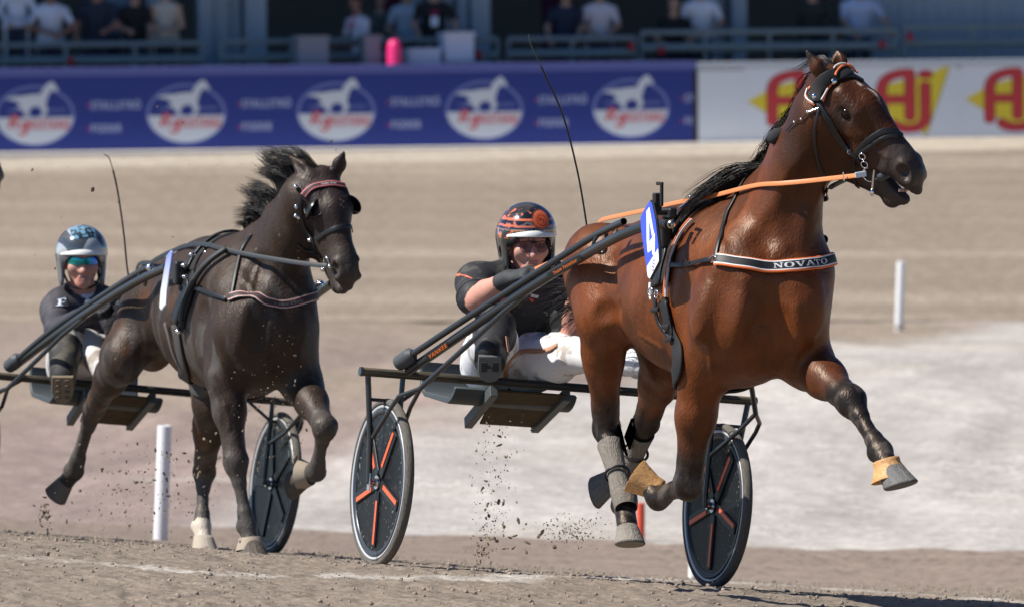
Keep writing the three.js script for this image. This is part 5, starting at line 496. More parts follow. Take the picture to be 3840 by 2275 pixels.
console.log('sulky half', SF.half.toFixed(3), 'bar', SF.bar.map((x) => x.toFixed(2)).join(), 'shaft', SF.shaft.map((p) => p.toArray().map((x) => x.toFixed(2)).join(' ')).join(' | '), 'seat', SF.seat.map((x) => x.toFixed(2)).join());
// ---------------------------------------------------------------- drivers
const SKIN = [0.50, 0.27, 0.20];
function handOn(b, c, dirA, palmN, s, tag, curl = 0.9) { // palm at c, fingers start along dirA and curl towards palmN
  const x = dirA.clone().normalize(), n = palmN.clone().addScaledVector(x, -palmN.dot(x)).normalize(), y = n.clone().cross(x).normalize(); const q = (a, e, f) => c.clone().addScaledVector(x, a).addScaledVector(y, e).addScaledVector(n, f);
  b.C(q(-0.03, 0, 0), q(0.03, 0.0, 0), 0.034, 0.036, { flat: [n, 0.55], k: 0.015, tag });
  for (let i = 0; i < 4; i++) { const e = (i - 1.5) * 0.021, L = [0.034, 0.038, 0.036, 0.029][i]; const a0 = q(0.04, e, -0.002), a1 = a0.clone().addScaledVector(x, L * Math.cos(curl * 0.6)).addScaledVector(n, L * Math.sin(curl * 0.6)), a2 = a1.clone().addScaledVector(x, L * 0.75 * Math.cos(curl * 1.9)).addScaledVector(n, L * 0.75 * Math.sin(curl * 1.9)), a3 = a2.clone().addScaledVector(x, -L * 0.5).addScaledVector(n, L * 0.2); b.C(a0, a1, 0.0105, 0.010, { k: 0.006, tag }); b.C(a1, a2, 0.010, 0.0092, { k: 0.004, tag }); b.C(a2, a3, 0.0092, 0.0085, { k: 0.004, tag }); }
  const t0 = q(-0.012, -s * 0.034, 0.008), t1 = q(0.018, -s * 0.052, 0.024), t2 = q(0.046, -s * 0.036, 0.036); b.C(t0, t1, 0.013, 0.012, { k: 0.008, tag }); b.C(t1, t2, 0.011, 0.009, { k: 0.004, tag });
}
function driver(o) { // o: F frame, joints (local), colours
  const F = o.F, J = o.J, b = new Body(); const T = (tag) => ({ tag }); const w = (J.shR.clone().sub(J.shL)).length();
  const ax = J.shL.clone().sub(J.shR).normalize(), upv = J.chest.clone().sub(J.pelvis).normalize(), fr = ax.clone().cross(upv).normalize();
  b.C(J.pelvis, J.waist, 0.165, 0.15, { k: 0.06, flat: [fr, 0.78], tag: 'vest' }); b.C(J.waist, J.chest, 0.155, 0.175, { k: 0.08, flat: [fr, 0.72], tag: 'vest' }); b.C(J.shR.clone().addScaledVector(ax, 0.03), J.shL.clone().addScaledVector(ax, -0.03), 0.085, 0.085, { k: 0.07, tag: 'vest' }); b.C(J.chest.clone().addScaledVector(upv, 0.08), J.neck, 0.09, 0.062, { k: 0.05, tag: 'collar' }); b.C(J.neck, J.head, 0.056, 0.056, { k: 0.02, tag: 'skin' });
  for (const [S, E, Wr, Hd, nm] of [[J.shR, J.elR, J.wrR, J.haR, 'R'], [J.shL, J.elL, J.wrL, J.haL, 'L']]) { const ml = S.clone().lerp(E, o.long ? 1 : 0.8); b.C(S, ml, 0.082, o.long ? 0.062 : 0.078, { k: 0.05, tag: 'sleeve' }); if (o.long) b.C(E, Wr, 0.062, 0.045, { k: 0.03, tag: 'sleeve' }); else { b.C(ml, E, 0.05, 0.047, { k: 0.012, tag: 'skin' }); b.C(E, E.clone().lerp(Wr, 0.4), 0.047, 0.05, { k: 0.02, tag: 'skin' }); b.C(E.clone().lerp(Wr, 0.4), Wr, 0.05, 0.034, { k: 0.02, tag: 'skin' }); } b.C(Wr.clone().lerp(E, 0.08), Wr.clone().lerp(Hd, 0.3), 0.040, 0.038, { k: 0.01, tag: 'glove' }); const d = Hd.clone().sub(Wr).normalize(); handOn(b, Hd, d, nm === 'R' ? V(0.3, -0.7, -0.5) : V(-0.3, -0.7, -0.5), nm === 'R' ? 1 : -1, 'glove', 1.0); }
  for (const [Hp, Kn, An, nm] of [[J.hipR, J.knR, J.anR, 'R'], [J.hipL, J.knL, J.anL, 'L']]) { const bt = o.boots?.[nm]; b.C(Hp, Kn, 0.112, 0.078, { k: 0.06, tag: 'trouser' }); b.C(Hp.clone().lerp(Kn, 0.2).add(V(0, 0.02, 0)), Hp.clone().lerp(Kn, 0.6), 0.11, 0.1, { k: 0.05, tag: 'trouser' }); b.C(Kn, An, 0.074, 0.056, { k: 0.03, tag: bt ? 'boot' : 'trouser' }); if (bt) b.C(Kn.clone().lerp(An, 0.1), An, 0.076, 0.066, { k: 0.02, tag: 'boot' }); }
  const noise = (x, y, z) => { const t = 0.010 * (fbm(x * 9 + y * 5, y * 8, z * 9, 3) - 0.5) + 0.0045 * Math.sin(22 * (x * 0.8 + y) + 5 * fbm(x * 5, y * 5, z * 5, 2)) * sst(0.45, 0.7, fbm(x * 4 + 9, y * 4, z * 4, 2)); return t; };
  const g = thing('person', o.label, 'person', undefined, F.o.toArray(), F.t);
  const col = (p, n) => o.colour(b.tagAt(p), p, n, J); part('body', b.build(0.0065, col, noise), std(0xffffff, 0.72, { vertexColors: true }), g);
  if (!o.long) for (const [S, E] of [[J.shR, J.elR], [J.shL, J.elL]]) { const ml = S.clone().lerp(E, 0.84), e = E.clone().sub(S).normalize(); part('sleeve_cuff', ring(ml, e, 0.076, 0.009, 28), std(lin(0.016, 0.017, 0.02), 0.7), g); }
  // head
  const H = new Body(), hf = o.face.clone().normalize(), hr = hf.clone().cross(V(0, 1, 0)).normalize(), hu = hr.clone().cross(hf).normalize(); const c = J.head, q = (x, y, z) => c.clone().addScaledVector(hr, x).addScaledVector(hu, y).addScaledVector(hf, z); const bs = [hr, hu, hf]; // x = picture right when facing the camera is -hr
  H.E(q(0, 0.03, -0.005), [0.078, 0.105, 0.098], { basis: bs, k: 0.03 }); H.C(q(0, -0.055, 0.035), q(0, -0.09, 0.055), 0.062, 0.04, { k: 0.04, flat: [hr, 1.05] }); H.C(q(0, 0.012, 0.088), q(0, -0.038, 0.108), 0.010, 0.0165, { k: 0.014 }); for (const s of [-1, 1]) { H.C(q(s * 0.011, -0.040, 0.100), q(s * 0.014, -0.042, 0.094), 0.010, 0.009, { k: 0.01 }); H.E(q(s * 0.042, -0.025, 0.068), [0.03, 0.026, 0.022], { basis: bs, k: 0.03 }); H.E(q(s * 0.032, 0.01, 0.092), [0.019, 0.012, 0.012], { basis: bs, sub: true, k: 0.014 }); H.C(q(s * 0.014, 0.03, 0.09), q(s * 0.052, 0.028, 0.076), 0.010, 0.008, { k: 0.014 }); H.E(q(s * 0.08, -0.01, -0.01), [0.012, 0.03, 0.02], { basis: bs, k: 0.008 }); }
  H.C(q(-0.016, -0.068, 0.088), q(0.016, -0.068, 0.088), 0.0075, 0.0075, { k: 0.012 }); H.C(q(-0.018, -0.079, 0.086), q(0.018, -0.079, 0.086), 0.0085, 0.0085, { k: 0.012 }); H.C(q(-0.019, -0.0735, 0.097), q(0.019, -0.0735, 0.097), 0.0022, 0.0022, { sub: true, k: 0.006 }); H.E(q(0, -0.104, 0.075), [0.022, 0.018, 0.018], { basis: bs, k: 0.02 });
  H.C(q(0, -0.06, -0.02), J.neck, 0.055, 0.06, { k: 0.04 });
  part('head', H.build(0.0045, (p) => { const d = p.clone().sub(c), y = d.dot(hu), z = d.dot(hf), x = d.dot(hr); const f = fbm(p.x * 40, p.y * 40, p.z * 40, 3); let k = mix3(SKIN, [0.56, 0.22, 0.17], sst(0.45, 0.7, f)); if (Math.abs(y + 0.073) < 0.012 && z > 0.075 && Math.abs(x) < 0.019) k = [0.42, 0.19, 0.15]; if (vn(p.x * 150, p.y * 150, p.z * 150) > 0.93) k = sc3(k, 0.45); return k; }), std(0xffffff, 0.5, { vertexColors: true }), g);
  for (const s of [-1, 1]) part('eye', new THREE.SphereGeometry(0.010, 12, 8).translate(...q(s * 0.032, 0.004, 0.071).toArray()), phy(lin(0.07, 0.06, 0.055), 0.25), g);
  // helmet
  const K = new Body(), hs2 = 1.0; K.E(q(0, 0.062, -0.008), [0.122, 0.118, 0.136], { basis: bs, k: 0.02 }); for (const s of [-1, 1]) { K.C(q(s * 0.106, 0.02, -0.005), q(s * 0.100, -0.085, 0.012), 0.04, 0.034, { k: 0.02, flat: [hr, 0.45] }); K.C(q(s * 0.104, 0.03, -0.05), q(s * 0.095, -0.06, -0.04), 0.05, 0.04, { k: 0.02, flat: [hr, 0.45] }); } K.C(q(0, 0.0, -0.09), q(0, -0.05, -0.08), 0.08, 0.06, { k: 0.03 });
  K.E(q(0, -0.03, 0.07), [0.088, 0.095, 0.13], { basis: bs, sub: true, k: 0.008 }); K.E(q(0, 0.02, 0.0), [0.094, 0.085, 0.105], { basis: bs, sub: true, k: 0.006 }); K.C(q(0, -0.06, 0), q(0, -0.2, 0), 0.092, 0.09, { sub: true, k: 0.006 }); if (o.earHole) K.E(q(o.earHole * 0.12, -0.035, -0.002), [0.03, 0.026, 0.014], { basis: bs, sub: true, k: 0.004 });
  const hm = part('helmet', K.build(0.0042, (p, n) => { const d = p.clone().sub(c); return o.helmet(d.dot(hr), d.dot(hu), d.dot(hf), p); }), phy(0xffffff, 0.16, { vertexColors: true, clearcoat: 1, clearcoatRoughness: 0.04 }), g, o.helmetLabel);
  const peak = []; const pn = []; for (let i = 0; i <= 16; i++) { const a = mix(-1.12, 1.12, i / 16); peak.push(q(Math.sin(a) * 0.112, 0.047 + 0.010 * Math.cos(a), -0.008 + Math.cos(a) * 0.136)); pn.push(hr.clone().multiplyScalar(Math.sin(a)).addScaledVector(hf, Math.cos(a)).addScaledVector(hu, 0.45)); } part('peak', ribbonRaw(peak, pn, 0.032, 0.010), std(lin(0.82, 0.82, 0.78), 0.4), hm, 'white helmet peak');
  part('chin_strap', tube([q(-0.09, -0.06, 0.02), q(-0.062, -0.11, 0.045), q(0, -0.128, 0.055), q(0.062, -0.11, 0.045), q(0.09, -0.06, 0.02)], 0.006, 8, 24), flatLeather, hm);
  return { g, b, q, hr, hu, hf, hm, bs };
}
{
  const U = (n, u) => F1.U(n, u); const D = (x, y) => zD(x, y);
  const J = { pelvis: U([1880, 1350], -2.25), waist: U([1950, 1255], -2.27), chest: U([1948, 1110], -2.22), neck: U([1945, 1015], -2.16), head: U([1978, 916], -2.10), shR: U(D(740, 515), -2.14), elR: U(D(748, 600), -1.93), wrR: U(D(905, 490), -1.74), haR: U(D(985, 462), -1.66), shL: U([2080, 1060], -2.18), elL: U([2140, 1235], -2.02), wrL: U([2200, 1010], -1.80), haL: U([2210, 965], -1.72), hipR: U([1830, 1370], -2.2), knR: U([1862, 1222], -1.80), anR: U([1838, 1352], -1.58), hipL: U([1965, 1385], -2.2), knL: U([2150, 1330], -1.86), anL: U([2395, 1362], -1.52) };
  const W0 = [0.78, 0.78, 0.80], BK = [0.013, 0.014, 0.017]; const blotch = (p, s, t) => sst(t, t + 0.08, fbm(p.x * s, p.y * s, p.z * s, 4));
  const colour = (tag, p, n, J2) => { const f = fbm(p.x * 30, p.y * 30, p.z * 30, 2); if (tag === 'skin') return sc3(mix3([0.56, 0.30, 0.22], [0.60, 0.25, 0.19], f), 1); if (tag === 'trouser' && p.distanceTo(J2.knR) < 0.15) tag = 'boot'; if (tag === 'trouser') { let c = W0; const d = blotch(p, 16, 0.60); c = mix3(c, [0.33, 0.27, 0.2], 0.7 * d); if (vn(p.x * 120, p.y * 120, p.z * 120) > 0.93) c = [0.2, 0.16, 0.12]; return c; } if (tag === 'glove') return sc3([0.028, 0.03, 0.032], 0.6 + 0.8 * f); let c = BK; const du = blotch(p, 26, 0.58); c = mix3(c, [0.085, 0.075, 0.06], 0.5 * du); if (tag === 'sleeve') { const e = p.clone().sub(J2.shR); if (Math.abs(e.x + 0.055 + 0.02 * Math.sin(e.y * 30)) < 0.0032 && e.length() < 0.2) return vn(p.y * 40, p.x * 40, 1) > 0.4 ? [0.75, 0.7, 0.66] : [0.7, 0.16, 0.07]; } if (tag === 'vest') { if (Math.abs(p.x - (J2.waist.x - 0.145)) < 0.012 && p.y < J2.chest.y) return vn(p.y * 60, 0, 0) > 0.5 ? [0.75, 0.72, 0.7] : [0.7, 0.12, 0.08]; } return c; };
  const hel = (x, y, z) => { const cx = -0.030, cy = 0.115; const rd = Math.hypot(x - cx, y - cy); if (z > 0 && rd < 0.042) return rd > 0.036 || rd < 0.022 && rd > 0.019 ? [0.16, 0.05, 0.03] : [0.62, 0.14, 0.06]; const lt = y + 0.02 * Math.cos(Math.atan2(x, z)); if (y < 0.03) return [0.025, 0.027, 0.028]; if (Math.abs(y - 0.114) < 0.005 || Math.abs(y - 0.086) < 0.0045) return [0.66, 0.16, 0.07]; if (Math.abs(y - 0.068) < 0.003 && Math.sin(Math.atan2(x, z) * 90) > 0) return [0.6, 0.3, 0.16]; const s = fbm(x * 60, y * 60, z * 60, 2); if (x > 0.045 && z < 0.09 && y < 0.15 && s > 0.58) return [0.58, 0.15, 0.07]; if (y > 0.14 && y < 0.16 && s > 0.64) return [0.58, 0.15, 0.07]; if (y > 0.088 && y < 0.106 && s > 0.55) return [0.12, 0.10, 0.09]; return [0.012, 0.013, 0.016]; };
  const d = driver({ F: F1, J, face: F1.dir(0.26, -0.06, 0.96), label: 'person in black vest and white trousers with orange black helmet driving the bay horse\'s sulky', colour, helmet: hel, helmetLabel: 'black helmet painted with orange bands', boots: { R: true }, earHole: 1 });
  const q = d.q; // spectacles
  const lens = phy(lin(0.75, 0.7, 0.7), 0.05, { transmission: 1, thickness: 0, ior: 1.45 }), fm = std(lin(0.02, 0.02, 0.022), 0.4); for (const s of [-1, 1]) { const sh = new THREE.Shape(); sh.moveTo(-0.03, 0.016); sh.lineTo(0.03, 0.018); sh.quadraticCurveTo(0.032, -0.01, 0.012, -0.028); sh.quadraticCurveTo(-0.016, -0.034, -0.026, -0.012); sh.closePath(); const g = new THREE.ShapeGeometry(sh, 20); part('lens', orient(g, q(s * 0.034, 0.004, 0.104), d.hr.clone().multiplyScalar(-1), d.hu, d.hf), lens, d.g); const tr = new THREE.TubeGeometry(new THREE.CatmullRomCurve3(sh.getPoints(8).map((p) => V(p.x, p.y, 0)), true), 40, 0.0016, 5, true); part('spectacle_rim', orient(tr, q(s * 0.034, 0.004, 0.104), d.hr.clone().multiplyScalar(-1), d.hu, d.hf), fm, d.g); part('temple', rod(q(s * 0.062, 0.012, 0.102), q(s * 0.085, 0.014, 0.02), 0.0022), fm, d.g); } part('bridge', rod(q(-0.012, 0.016, 0.106), q(0.012, 0.016, 0.106), 0.004), fm, d.g);
  const logo = canvasTex(256, 256, (x, w, h) => { x.fillStyle = 'rgb(214,98,56)'; x.beginPath(); x.arc(128, 128, 126, 0, 7); x.fill(); x.strokeStyle = 'rgb(80,30,20)'; x.lineWidth = 8; x.beginPath(); x.arc(128, 128, 84, 0, 7); x.stroke(); x.fillStyle = 'rgb(30,28,30)'; x.font = 'bold 78px serif'; x.textAlign = 'center'; x.fillText('D', 98, 138); x.fillText('T', 154, 172); }); { const g = new THREE.CircleGeometry(0.036, 28); const P = g.attributes.position; for (let i = 0; i < P.count; i++) { const r2 = P.getX(i) ** 2 + P.getY(i) ** 2; P.setZ(i, -r2 / 0.26); } g.computeVertexNormals(); const c = q(-0.028, 0.110, 0.112); const nn = d.hf.clone().multiplyScalar(0.85).addScaledVector(d.hu, 0.40).addScaledVector(d.hr, -0.22).normalize(); const xx = d.hu.clone().cross(nn).normalize(); part('emblem', orient(g, c.addScaledVector(nn, 0.010), xx, nn.clone().cross(xx), nn), std(0xffffff, 0.25, { map: logo }), d.hm); }
  // vest lettering, braces of the seat belt, boot sole
  const hv = (x, y) => F1.hit(zN(x, y), d.b); const vt = canvasTex(256, 96, (x, w, h) => { x.clearRect(0, 0, w, h); x.fillStyle = 'rgb(22,22,24)'; x.fillRect(0, 0, w, h); x.fillStyle = 'rgb(225,228,232)'; x.font = 'bold 84px sans-serif'; x.textAlign = 'center'; x.fillText('UBES', w / 2, 78); }); const lg = strapOn(d.b, [hv(1590, 290), hv(1680, 315), hv(1780, 350), hv(1885, 390)], 0.026, 0.002, 0.002, 14); { const u = lg.attributes.uv; for (let i = 0; i < u.count; i++) u.setY(i, 1 - u.getY(i)); } part('chest_lettering', lg, std(0xffffff, 0.6, { map: vt }), d.g); part('chest_badge', strapOn(d.b, [hv(1530, 150), hv(1580, 165), hv(1640, 180)], 0.016, 0.002, 0.002, 8), std(lin(0.5, 0.04, 0.03), 0.6), d.g, 'red badge'); part('chest_badge', strapOn(d.b, [hv(1600, 100), hv(1660, 115), hv(1710, 125)], 0.014, 0.002, 0.002, 8), std(lin(0.5, 0.55, 0.6), 0.6), d.g, 'pale badge');
  const strapM = std(lin(0.42, 0.22, 0.13), 0.6); part('seat_strap', strapOn(d.b, [hv(1240, 720), hv(1250, 840), hv(1260, 980)], 0.018, 0.004, 0.003), strapM, d.g); part('seat_strap', strapOn(d.b, [hv(2000, 830), hv(1800, 920), hv(1500, 930), hv(1330, 1000), hv(1250, 1120), hv(1230, 1300)], 0.022, 0.005, 0.003), strapM, d.g);
  const footBase = J.anR.clone(), so = new THREE.Shape(); so.moveTo(-0.044, 0.05); so.lineTo(-0.046, -0.01); so.quadraticCurveTo(-0.04, -0.055, 0, -0.058); so.quadraticCurveTo(0.04, -0.055, 0.046, -0.01); so.lineTo(0.044, 0.05); so.closePath(); const sg = new THREE.ExtrudeGeometry(so, { depth: 0.022, bevelEnabled: true, bevelSize: 0.004, bevelThickness: 0.004, bevelSegments: 2 }); const sd = F1.dir(0.02, -0.25, 0.97), sx = V(0, 1, 0).cross(sd).normalize(), sy = sd.clone().cross(sx); const sc = U(zN(1000, 1150), -1.50); part('boot_sole', orient(sg, sc, sx, sy, sd), std(lin(0.10, 0.105, 0.10), 0.7), d.g); const lug = std(lin(0.022, 0.024, 0.024), 0.8); for (const s of [-1, 1]) { part('sole_lug', orient(box(0.026, 0.042, 0.006, 0, 0, 0, 0.002), sc.clone().addScaledVector(sx, s * 0.024).addScaledVector(sd, 0.028).addScaledVector(sy, 0.008), sx, sy, sd), lug, d.g); } part('sole_lug', orient(box(0.03, 0.01, 0.006, 0, 0, 0, 0.002), sc.clone().addScaledVector(sd, 0.028).addScaledVector(sy, 0.006), sx, sy, sd), lug, d.g);
  { const fb = new Body(); fb.C(sc.clone().addScaledVector(sd, -0.055), J.anR.clone().addScaledVector(sd, -0.03), 0.048, 0.058, { k: 0.02 }); fb.C(sc.clone().addScaledVector(sd, -0.04).addScaledVector(sy, 0.06), J.anR.clone().addScaledVector(sy, 0.03), 0.05, 0.066, { k: 0.02 }); part('boot', fb.build(0.007, null), std(lin(0.013, 0.014, 0.016), 0.6), d.g); const fl = new Body(); const tl = J.anL.clone(); fl.C(tl, tl.clone().add(V(0.04, -0.02, 0.10)), 0.05, 0.045, { k: 0.02 }); fl.C(tl.clone().add(V(0.01, -0.04, -0.03)), tl.clone().add(V(0.05, -0.045, 0.16)), 0.04, 0.036, { k: 0.02, flat: [V(0, 1, 0), 0.7] }); part('boot', fl.build(0.007, null), std(lin(0.5, 0.5, 0.52), 0.6), d.g); }
  // whip
  const wp = [U([2212, 960], -1.72), U([2207, 897], -1.70), U([2192, 790], -1.66), U([2165, 640], -1.60), U([2110, 430], -1.5), U([2030, 250], -1.4), U([1988, 160], -1.35), U([1982, 128], -1.33)]; const wt = thing('whip', 'long thin black driving whip held above the bay horse\'s sulky', 'whip', undefined, F1.o.toArray(), F1.t); part('stick', tube(wp.slice(0, 6), 0.0042, 6, 50), flatLeather, wt); part('lash', tube(wp.slice(5), 0.0022, 5, 16), std(lin(0.12, 0.12, 0.11), 0.7), wt);
}
// ---------------------------------------------------------------- the following dark horse, its sulky and driver
const T2 = 20 * Math.PI / 180, W2 = at(895, 907, 32.7), O2 = W2.clone().add(V(0, -1.47, 0)), F2 = new Frame(O2, T2); const B2 = new Body(), H2 = {};
{
  const b = B2, U = (n, u) => F2.U(n, u); trunk(b, { w: 0.94 }); const h2 = (f, x, y) => F2.hit(f(x, y), b);
  const n0 = V(0.02, 1.15, 0.2), n1 = U([1038, 985], 0.28), n2 = U([1090, 850], 0.42), n3 = U([1140, 745], 0.54);
  b.C(n0, n1, 0.235, 0.165, { flat: [lat, 0.72], k: 0.12 }); b.C(n1, n2, 0.165, 0.125, { flat: [lat, 0.74], k: 0.08 }); b.C(n2, n3, 0.13, 0.10, { flat: [lat, 0.8], k: 0.06 }); b.E(U([1100, 1130], 0.34), [0.085, 0.12, 0.12], { k: 0.1 });
  const c1 = U([985, 915], 0.16), c2 = U([1048, 815], 0.34), c3 = U([1130, 700], 0.52); b.C(V(0, 1.40, 0.0), c1, 0.07, 0.075, { k: 0.1 }); b.C(c1, c2, 0.06, 0.05, { k: 0.07 }); b.C(c2, c3, 0.05, 0.045, { k: 0.06 });
  const a = F2.dir(0.29, -0.83, 0.48), l0 = F2.dir(0.93, 0.02, -0.36), l = l0.clone().addScaledVector(a, -l0.dot(a)).normalize(), n = a.clone().cross(l).normalize(), po = U(zH(775, 270), 0.60); const q = head(b, po, a, l, n, 0.95); Object.assign(H2, { a, l, n, q, po }); b.C(n3, q(0.1, -0.15, 0), 0.10, 0.09, { k: 0.06 });
  ear(b, q(0.0, -0.01, -0.07), F2.on(zH(445, 95), q(0, 0, 0), l, -0.12), F2.dir(-0.6, 0.2, 0.75), 0.034); ear(b, q(0.0, -0.01, 0.066), F2.on(zH(970, 65), q(0, 0, 0), l, 0.085), F2.dir(0.5, 0, 0.85), 0.032, false); for (const w of [-1, 1]) b.E(q(0.488, -0.082, w * 0.076), [0.036, 0.022, 0.032], { basis: [a.clone().addScaledVector(n, -0.5).normalize(), n.clone().addScaledVector(a, 0.5).normalize(), l], sub: true, k: 0.01 }); b.C(q(0.40, -0.168, 0), q(0.60, -0.178, 0), 0.004, 0.010, { sub: true, k: 0.012, flat: [l, 6] });
  const RF = [V(-0.15, 1.04, 0.32), U(zF(1375, 270), 0.28), U(zF(1440, 800), 0.40), U(zF(1510, 1195), 0.47), U(zF(1530, 1285), 0.50)], LF = [V(0.15, 1.06, 0.38), U(zF(1850, 330), 0.40), U(zF(1985, 590), 0.72), U(zF(1935, 865), 0.52), U(zF(1880, 880), 0.44)], RH = [V(-0.13, 1.15, -0.93), U(zF(740, 170), -0.86), U(zF(572, 470), -1.40), U(zF(450, 860), -1.68), U(zF(395, 930), -1.75)], LH = [V(0.13, 1.15, -0.9), U(zF(1300, 430), -0.62), U(zF(1245, 860), -0.98), U(zF(1232, 1190), -0.90), U(zF(1243, 1270), -0.86)];
  foreLeg(b, ...RF, -1, 0.9); foreLeg(b, ...LF, 1, 0.9); hindLeg(b, ...RH, -1, 0.92); hindLeg(b, ...LH, 1, 0.9); Object.assign(H2, { RF, LF, RH, LH });
  swell(b, h2(zI, 1100, 1000), [0.07, 0.14], 0.012, 0.08); furrow(b, h2(zI, 1150, 900), h2(zI, 1060, 1250), 0.06, 0.012, 0.06); furrow(b, h2(zI, 560, 850), h2(zI, 620, 1300), 0.05, 0.016, 0.06); furrow(b, h2(zI, 1120, 380), h2(zI, 1040, 620), 0.05, 0.012, 0.05);
  const vein = (pts, r) => { const h = pts.map((p) => F2.hit(p, b)); for (let i = 1; i < h.length; i++) b.C(h[i - 1], h[i], r, r * 0.9, { k: 0.014 }); }; vein([zI(980, 520), zI(1040, 590), zI(1060, 660)], 0.005); vein([zI(1110, 400), zI(1060, 560), zI(1050, 640)], 0.005); vein([zF(1310, 330), zF(1380, 460), zF(1400, 600)], 0.006);
  const legs = [RF, LF, RH, LH]; const legD = (p) => { let m = 9, t = 0, w = -1; legs.forEach((L, k) => { for (let i = 1; i < 4; i++) { const d = L[i + 1].clone().sub(L[i]); const tt = clamp(p.clone().sub(L[i]).dot(d) / d.lengthSq(), 0, 1); const e = p.distanceTo(L[i].clone().addScaledVector(d, tt)); if (e < m) { m = e; t = i + tt; w = k; } } }); return [m, t, w]; };
  const BL2 = [0.034, 0.021, 0.0145], BR2 = [0.095, 0.040, 0.018], DU = [0.085, 0.078, 0.07];
  const colour = (p, nn) => { const f = fbm(p.x * 6, p.y * 5, p.z * 6, 3), g = fbm(p.x * 50, p.y * 20, p.z * 50, 2), s = vn(p.x * 120, p.y * 120, p.z * 120); let c = mix3(BL2, BR2, sst(0.5, 0.75, f) * sst(1.35, 1.1, p.y) * sst(0.3, 0.1, p.z)); const d = sst(0.52, 0.66, fbm(p.x * 12, p.y * 5, p.z * 12, 4)); c = mix3(c, DU, 0.6 * d * sst(1.5, 1.25, p.y)); const [ld, lt, w] = legD(p); if (ld < 0.2) c = mix3(c, DU, 0.75 * sst(1.3, 2.4, lt + 0.4 * (f - 0.5))); if (w === 3 && ld < 0.12 && lt > 2.84 + 0.12 * g) c = [0.55, 0.48, 0.40]; const h = p.clone().sub(po), ta = h.dot(a), tn = h.dot(n), tl = h.dot(l); if (ta > -0.06 && ta < 0.30 - 0.03 * Math.cos(tl * 22) && tn > -0.24 && Math.abs(tl) < 0.14 && h.length() < 0.6) c = sc3([0.026, 0.017, 0.016], 0.8 + 0.4 * g); else if (ta > 0.29 && h.length() < 0.8 && tn > -0.4) c = mix3(c, [0.06, 0.052, 0.048], 0.5 * sst(0.3, 0.45, ta)); c = sc3(c, 0.75 + 0.5 * g); if (s > 0.94 && g > 0.45) c = mix3(c, [0.3, 0.24, 0.17], 0.6); return c; };
  const disp = (x, y, z) => 0.0028 * (fbm(x * 28, y * 20, z * 28, 2) - 0.5) + 0.005 * (fbm(x * 11, y * 7, z * 11, 2) - 0.5);
  const hs = thing('horse', 'near black trotting horse with a flying mane and one white sock', 'horse', undefined, O2.toArray(), T2); H2.g = hs; part('body', b.build(0.0095, colour, disp), coat2, hs); for (const w of [-1, 1]) part('eye', new THREE.SphereGeometry(0.026, 16, 12).translate(...q(0.165, -0.052, w * 0.074).toArray()), eyeMat, hs);
  part('hoof', hoofGeo(RF[4], F2.dir(0.1, -0.98, 0.15), F2.dir(0.3, 0, 0.95)), hornDark, hs); part('hoof', hoofGeo(LH[4], F2.dir(0, -0.98, 0.15), F2.dir(0.3, 0, 0.95)), std(lin(0.4, 0.34, 0.27), 0.8), hs, 'pale hind hoof'); part('hoof', hoofGeo(LF[4], F2.dir(-0.85, -0.05, -0.5), F2.dir(-0.1, -0.95, 0)), hornDark, hs); part('hoof', hoofGeo(RH[4], F2.dir(-0.6, -0.75, -0.25), F2.dir(-0.2, -0.4, 0.8), 1.05), std(lin(0.2, 0.165, 0.12), 0.85), hs);
  seed = 29; const cc = new THREE.CatmullRomCurve3([b.project(V(0, 1.5, 0.0)), b.project(c1.clone().add(V(-0.02, 0.09, -0.03))), b.project(c2.clone().add(V(-0.03, 0.06, -0.05))), b.project(c3.clone().add(V(-0.02, 0.06, -0.05))), q(-0.02, 0.02, -0.02)]); const L = [];
  const lock = Array.from({ length: 34 }, () => [rr(-0.35, 0.35), rr(-0.4, 0.35), rr(0.55, 1.1), rr(-0.25, 0.25)]); for (let i = 0; i < 1700; i++) { const t = rr(0.12, 0.97), lk = lock[Math.floor(t * 34)], p = b.project(cc.getPoint(t).add(V(rr(-0.015, 0.015), 0, rr(-0.015, 0.015))), -0.004); const g = Math.sin(t * 31) * 0.5 + Math.sin(t * 67) * 0.35; const len = (0.09 + 0.14 * sst(0.2, 0.55, t)) * lk[2] * rr(0.7, 1.1); const d = V(-0.5 + lk[0] + rr(-0.10, 0.10), 0.62 + lk[1] + rr(-0.10, 0.10), -0.8 + lk[3] + rr(-0.1, 0.1)).normalize(); L.push({ pts: [p, p.clone().addScaledVector(d, len * 0.4).add(V(0, 0.015, 0)), p.clone().addScaledVector(d, len * 0.75).add(V(-0.02 * g, 0.01, 0)), p.clone().addScaledVector(d, len).add(V(0.03 * g - 0.01, -0.01 + rr(-0.02, 0.02), -0.03))], r: rr(0.0015, 0.003) }); } part('mane', strands(L), hairMat, hs);
  const Tl = []; for (let i = 0; i < 700; i++) { const p = V(rr(-0.03, 0.03), 1.16 + rr(-0.03, 0.03), -1.12); const e = V(rr(-0.16, 0.16), 1.02 + rr(-0.18, 0.1), -1.12 - rr(0.35, 0.8)); Tl.push({ pts: [p, p.clone().lerp(e, 0.4).add(V(0, rr(0, 0.04), 0)), p.clone().lerp(e, 0.75), e], r: rr(0.002, 0.004) }); } part('tail', strands(Tl), hairMat, hs);
  const sOn = (pts, w, th = 0.005, off = 0.002, its) => strapOn(b, pts, w, th, off, 0, its); const hH = (x, y) => h2(zH, x, y), hI = (x, y) => h2(zI, x, y);
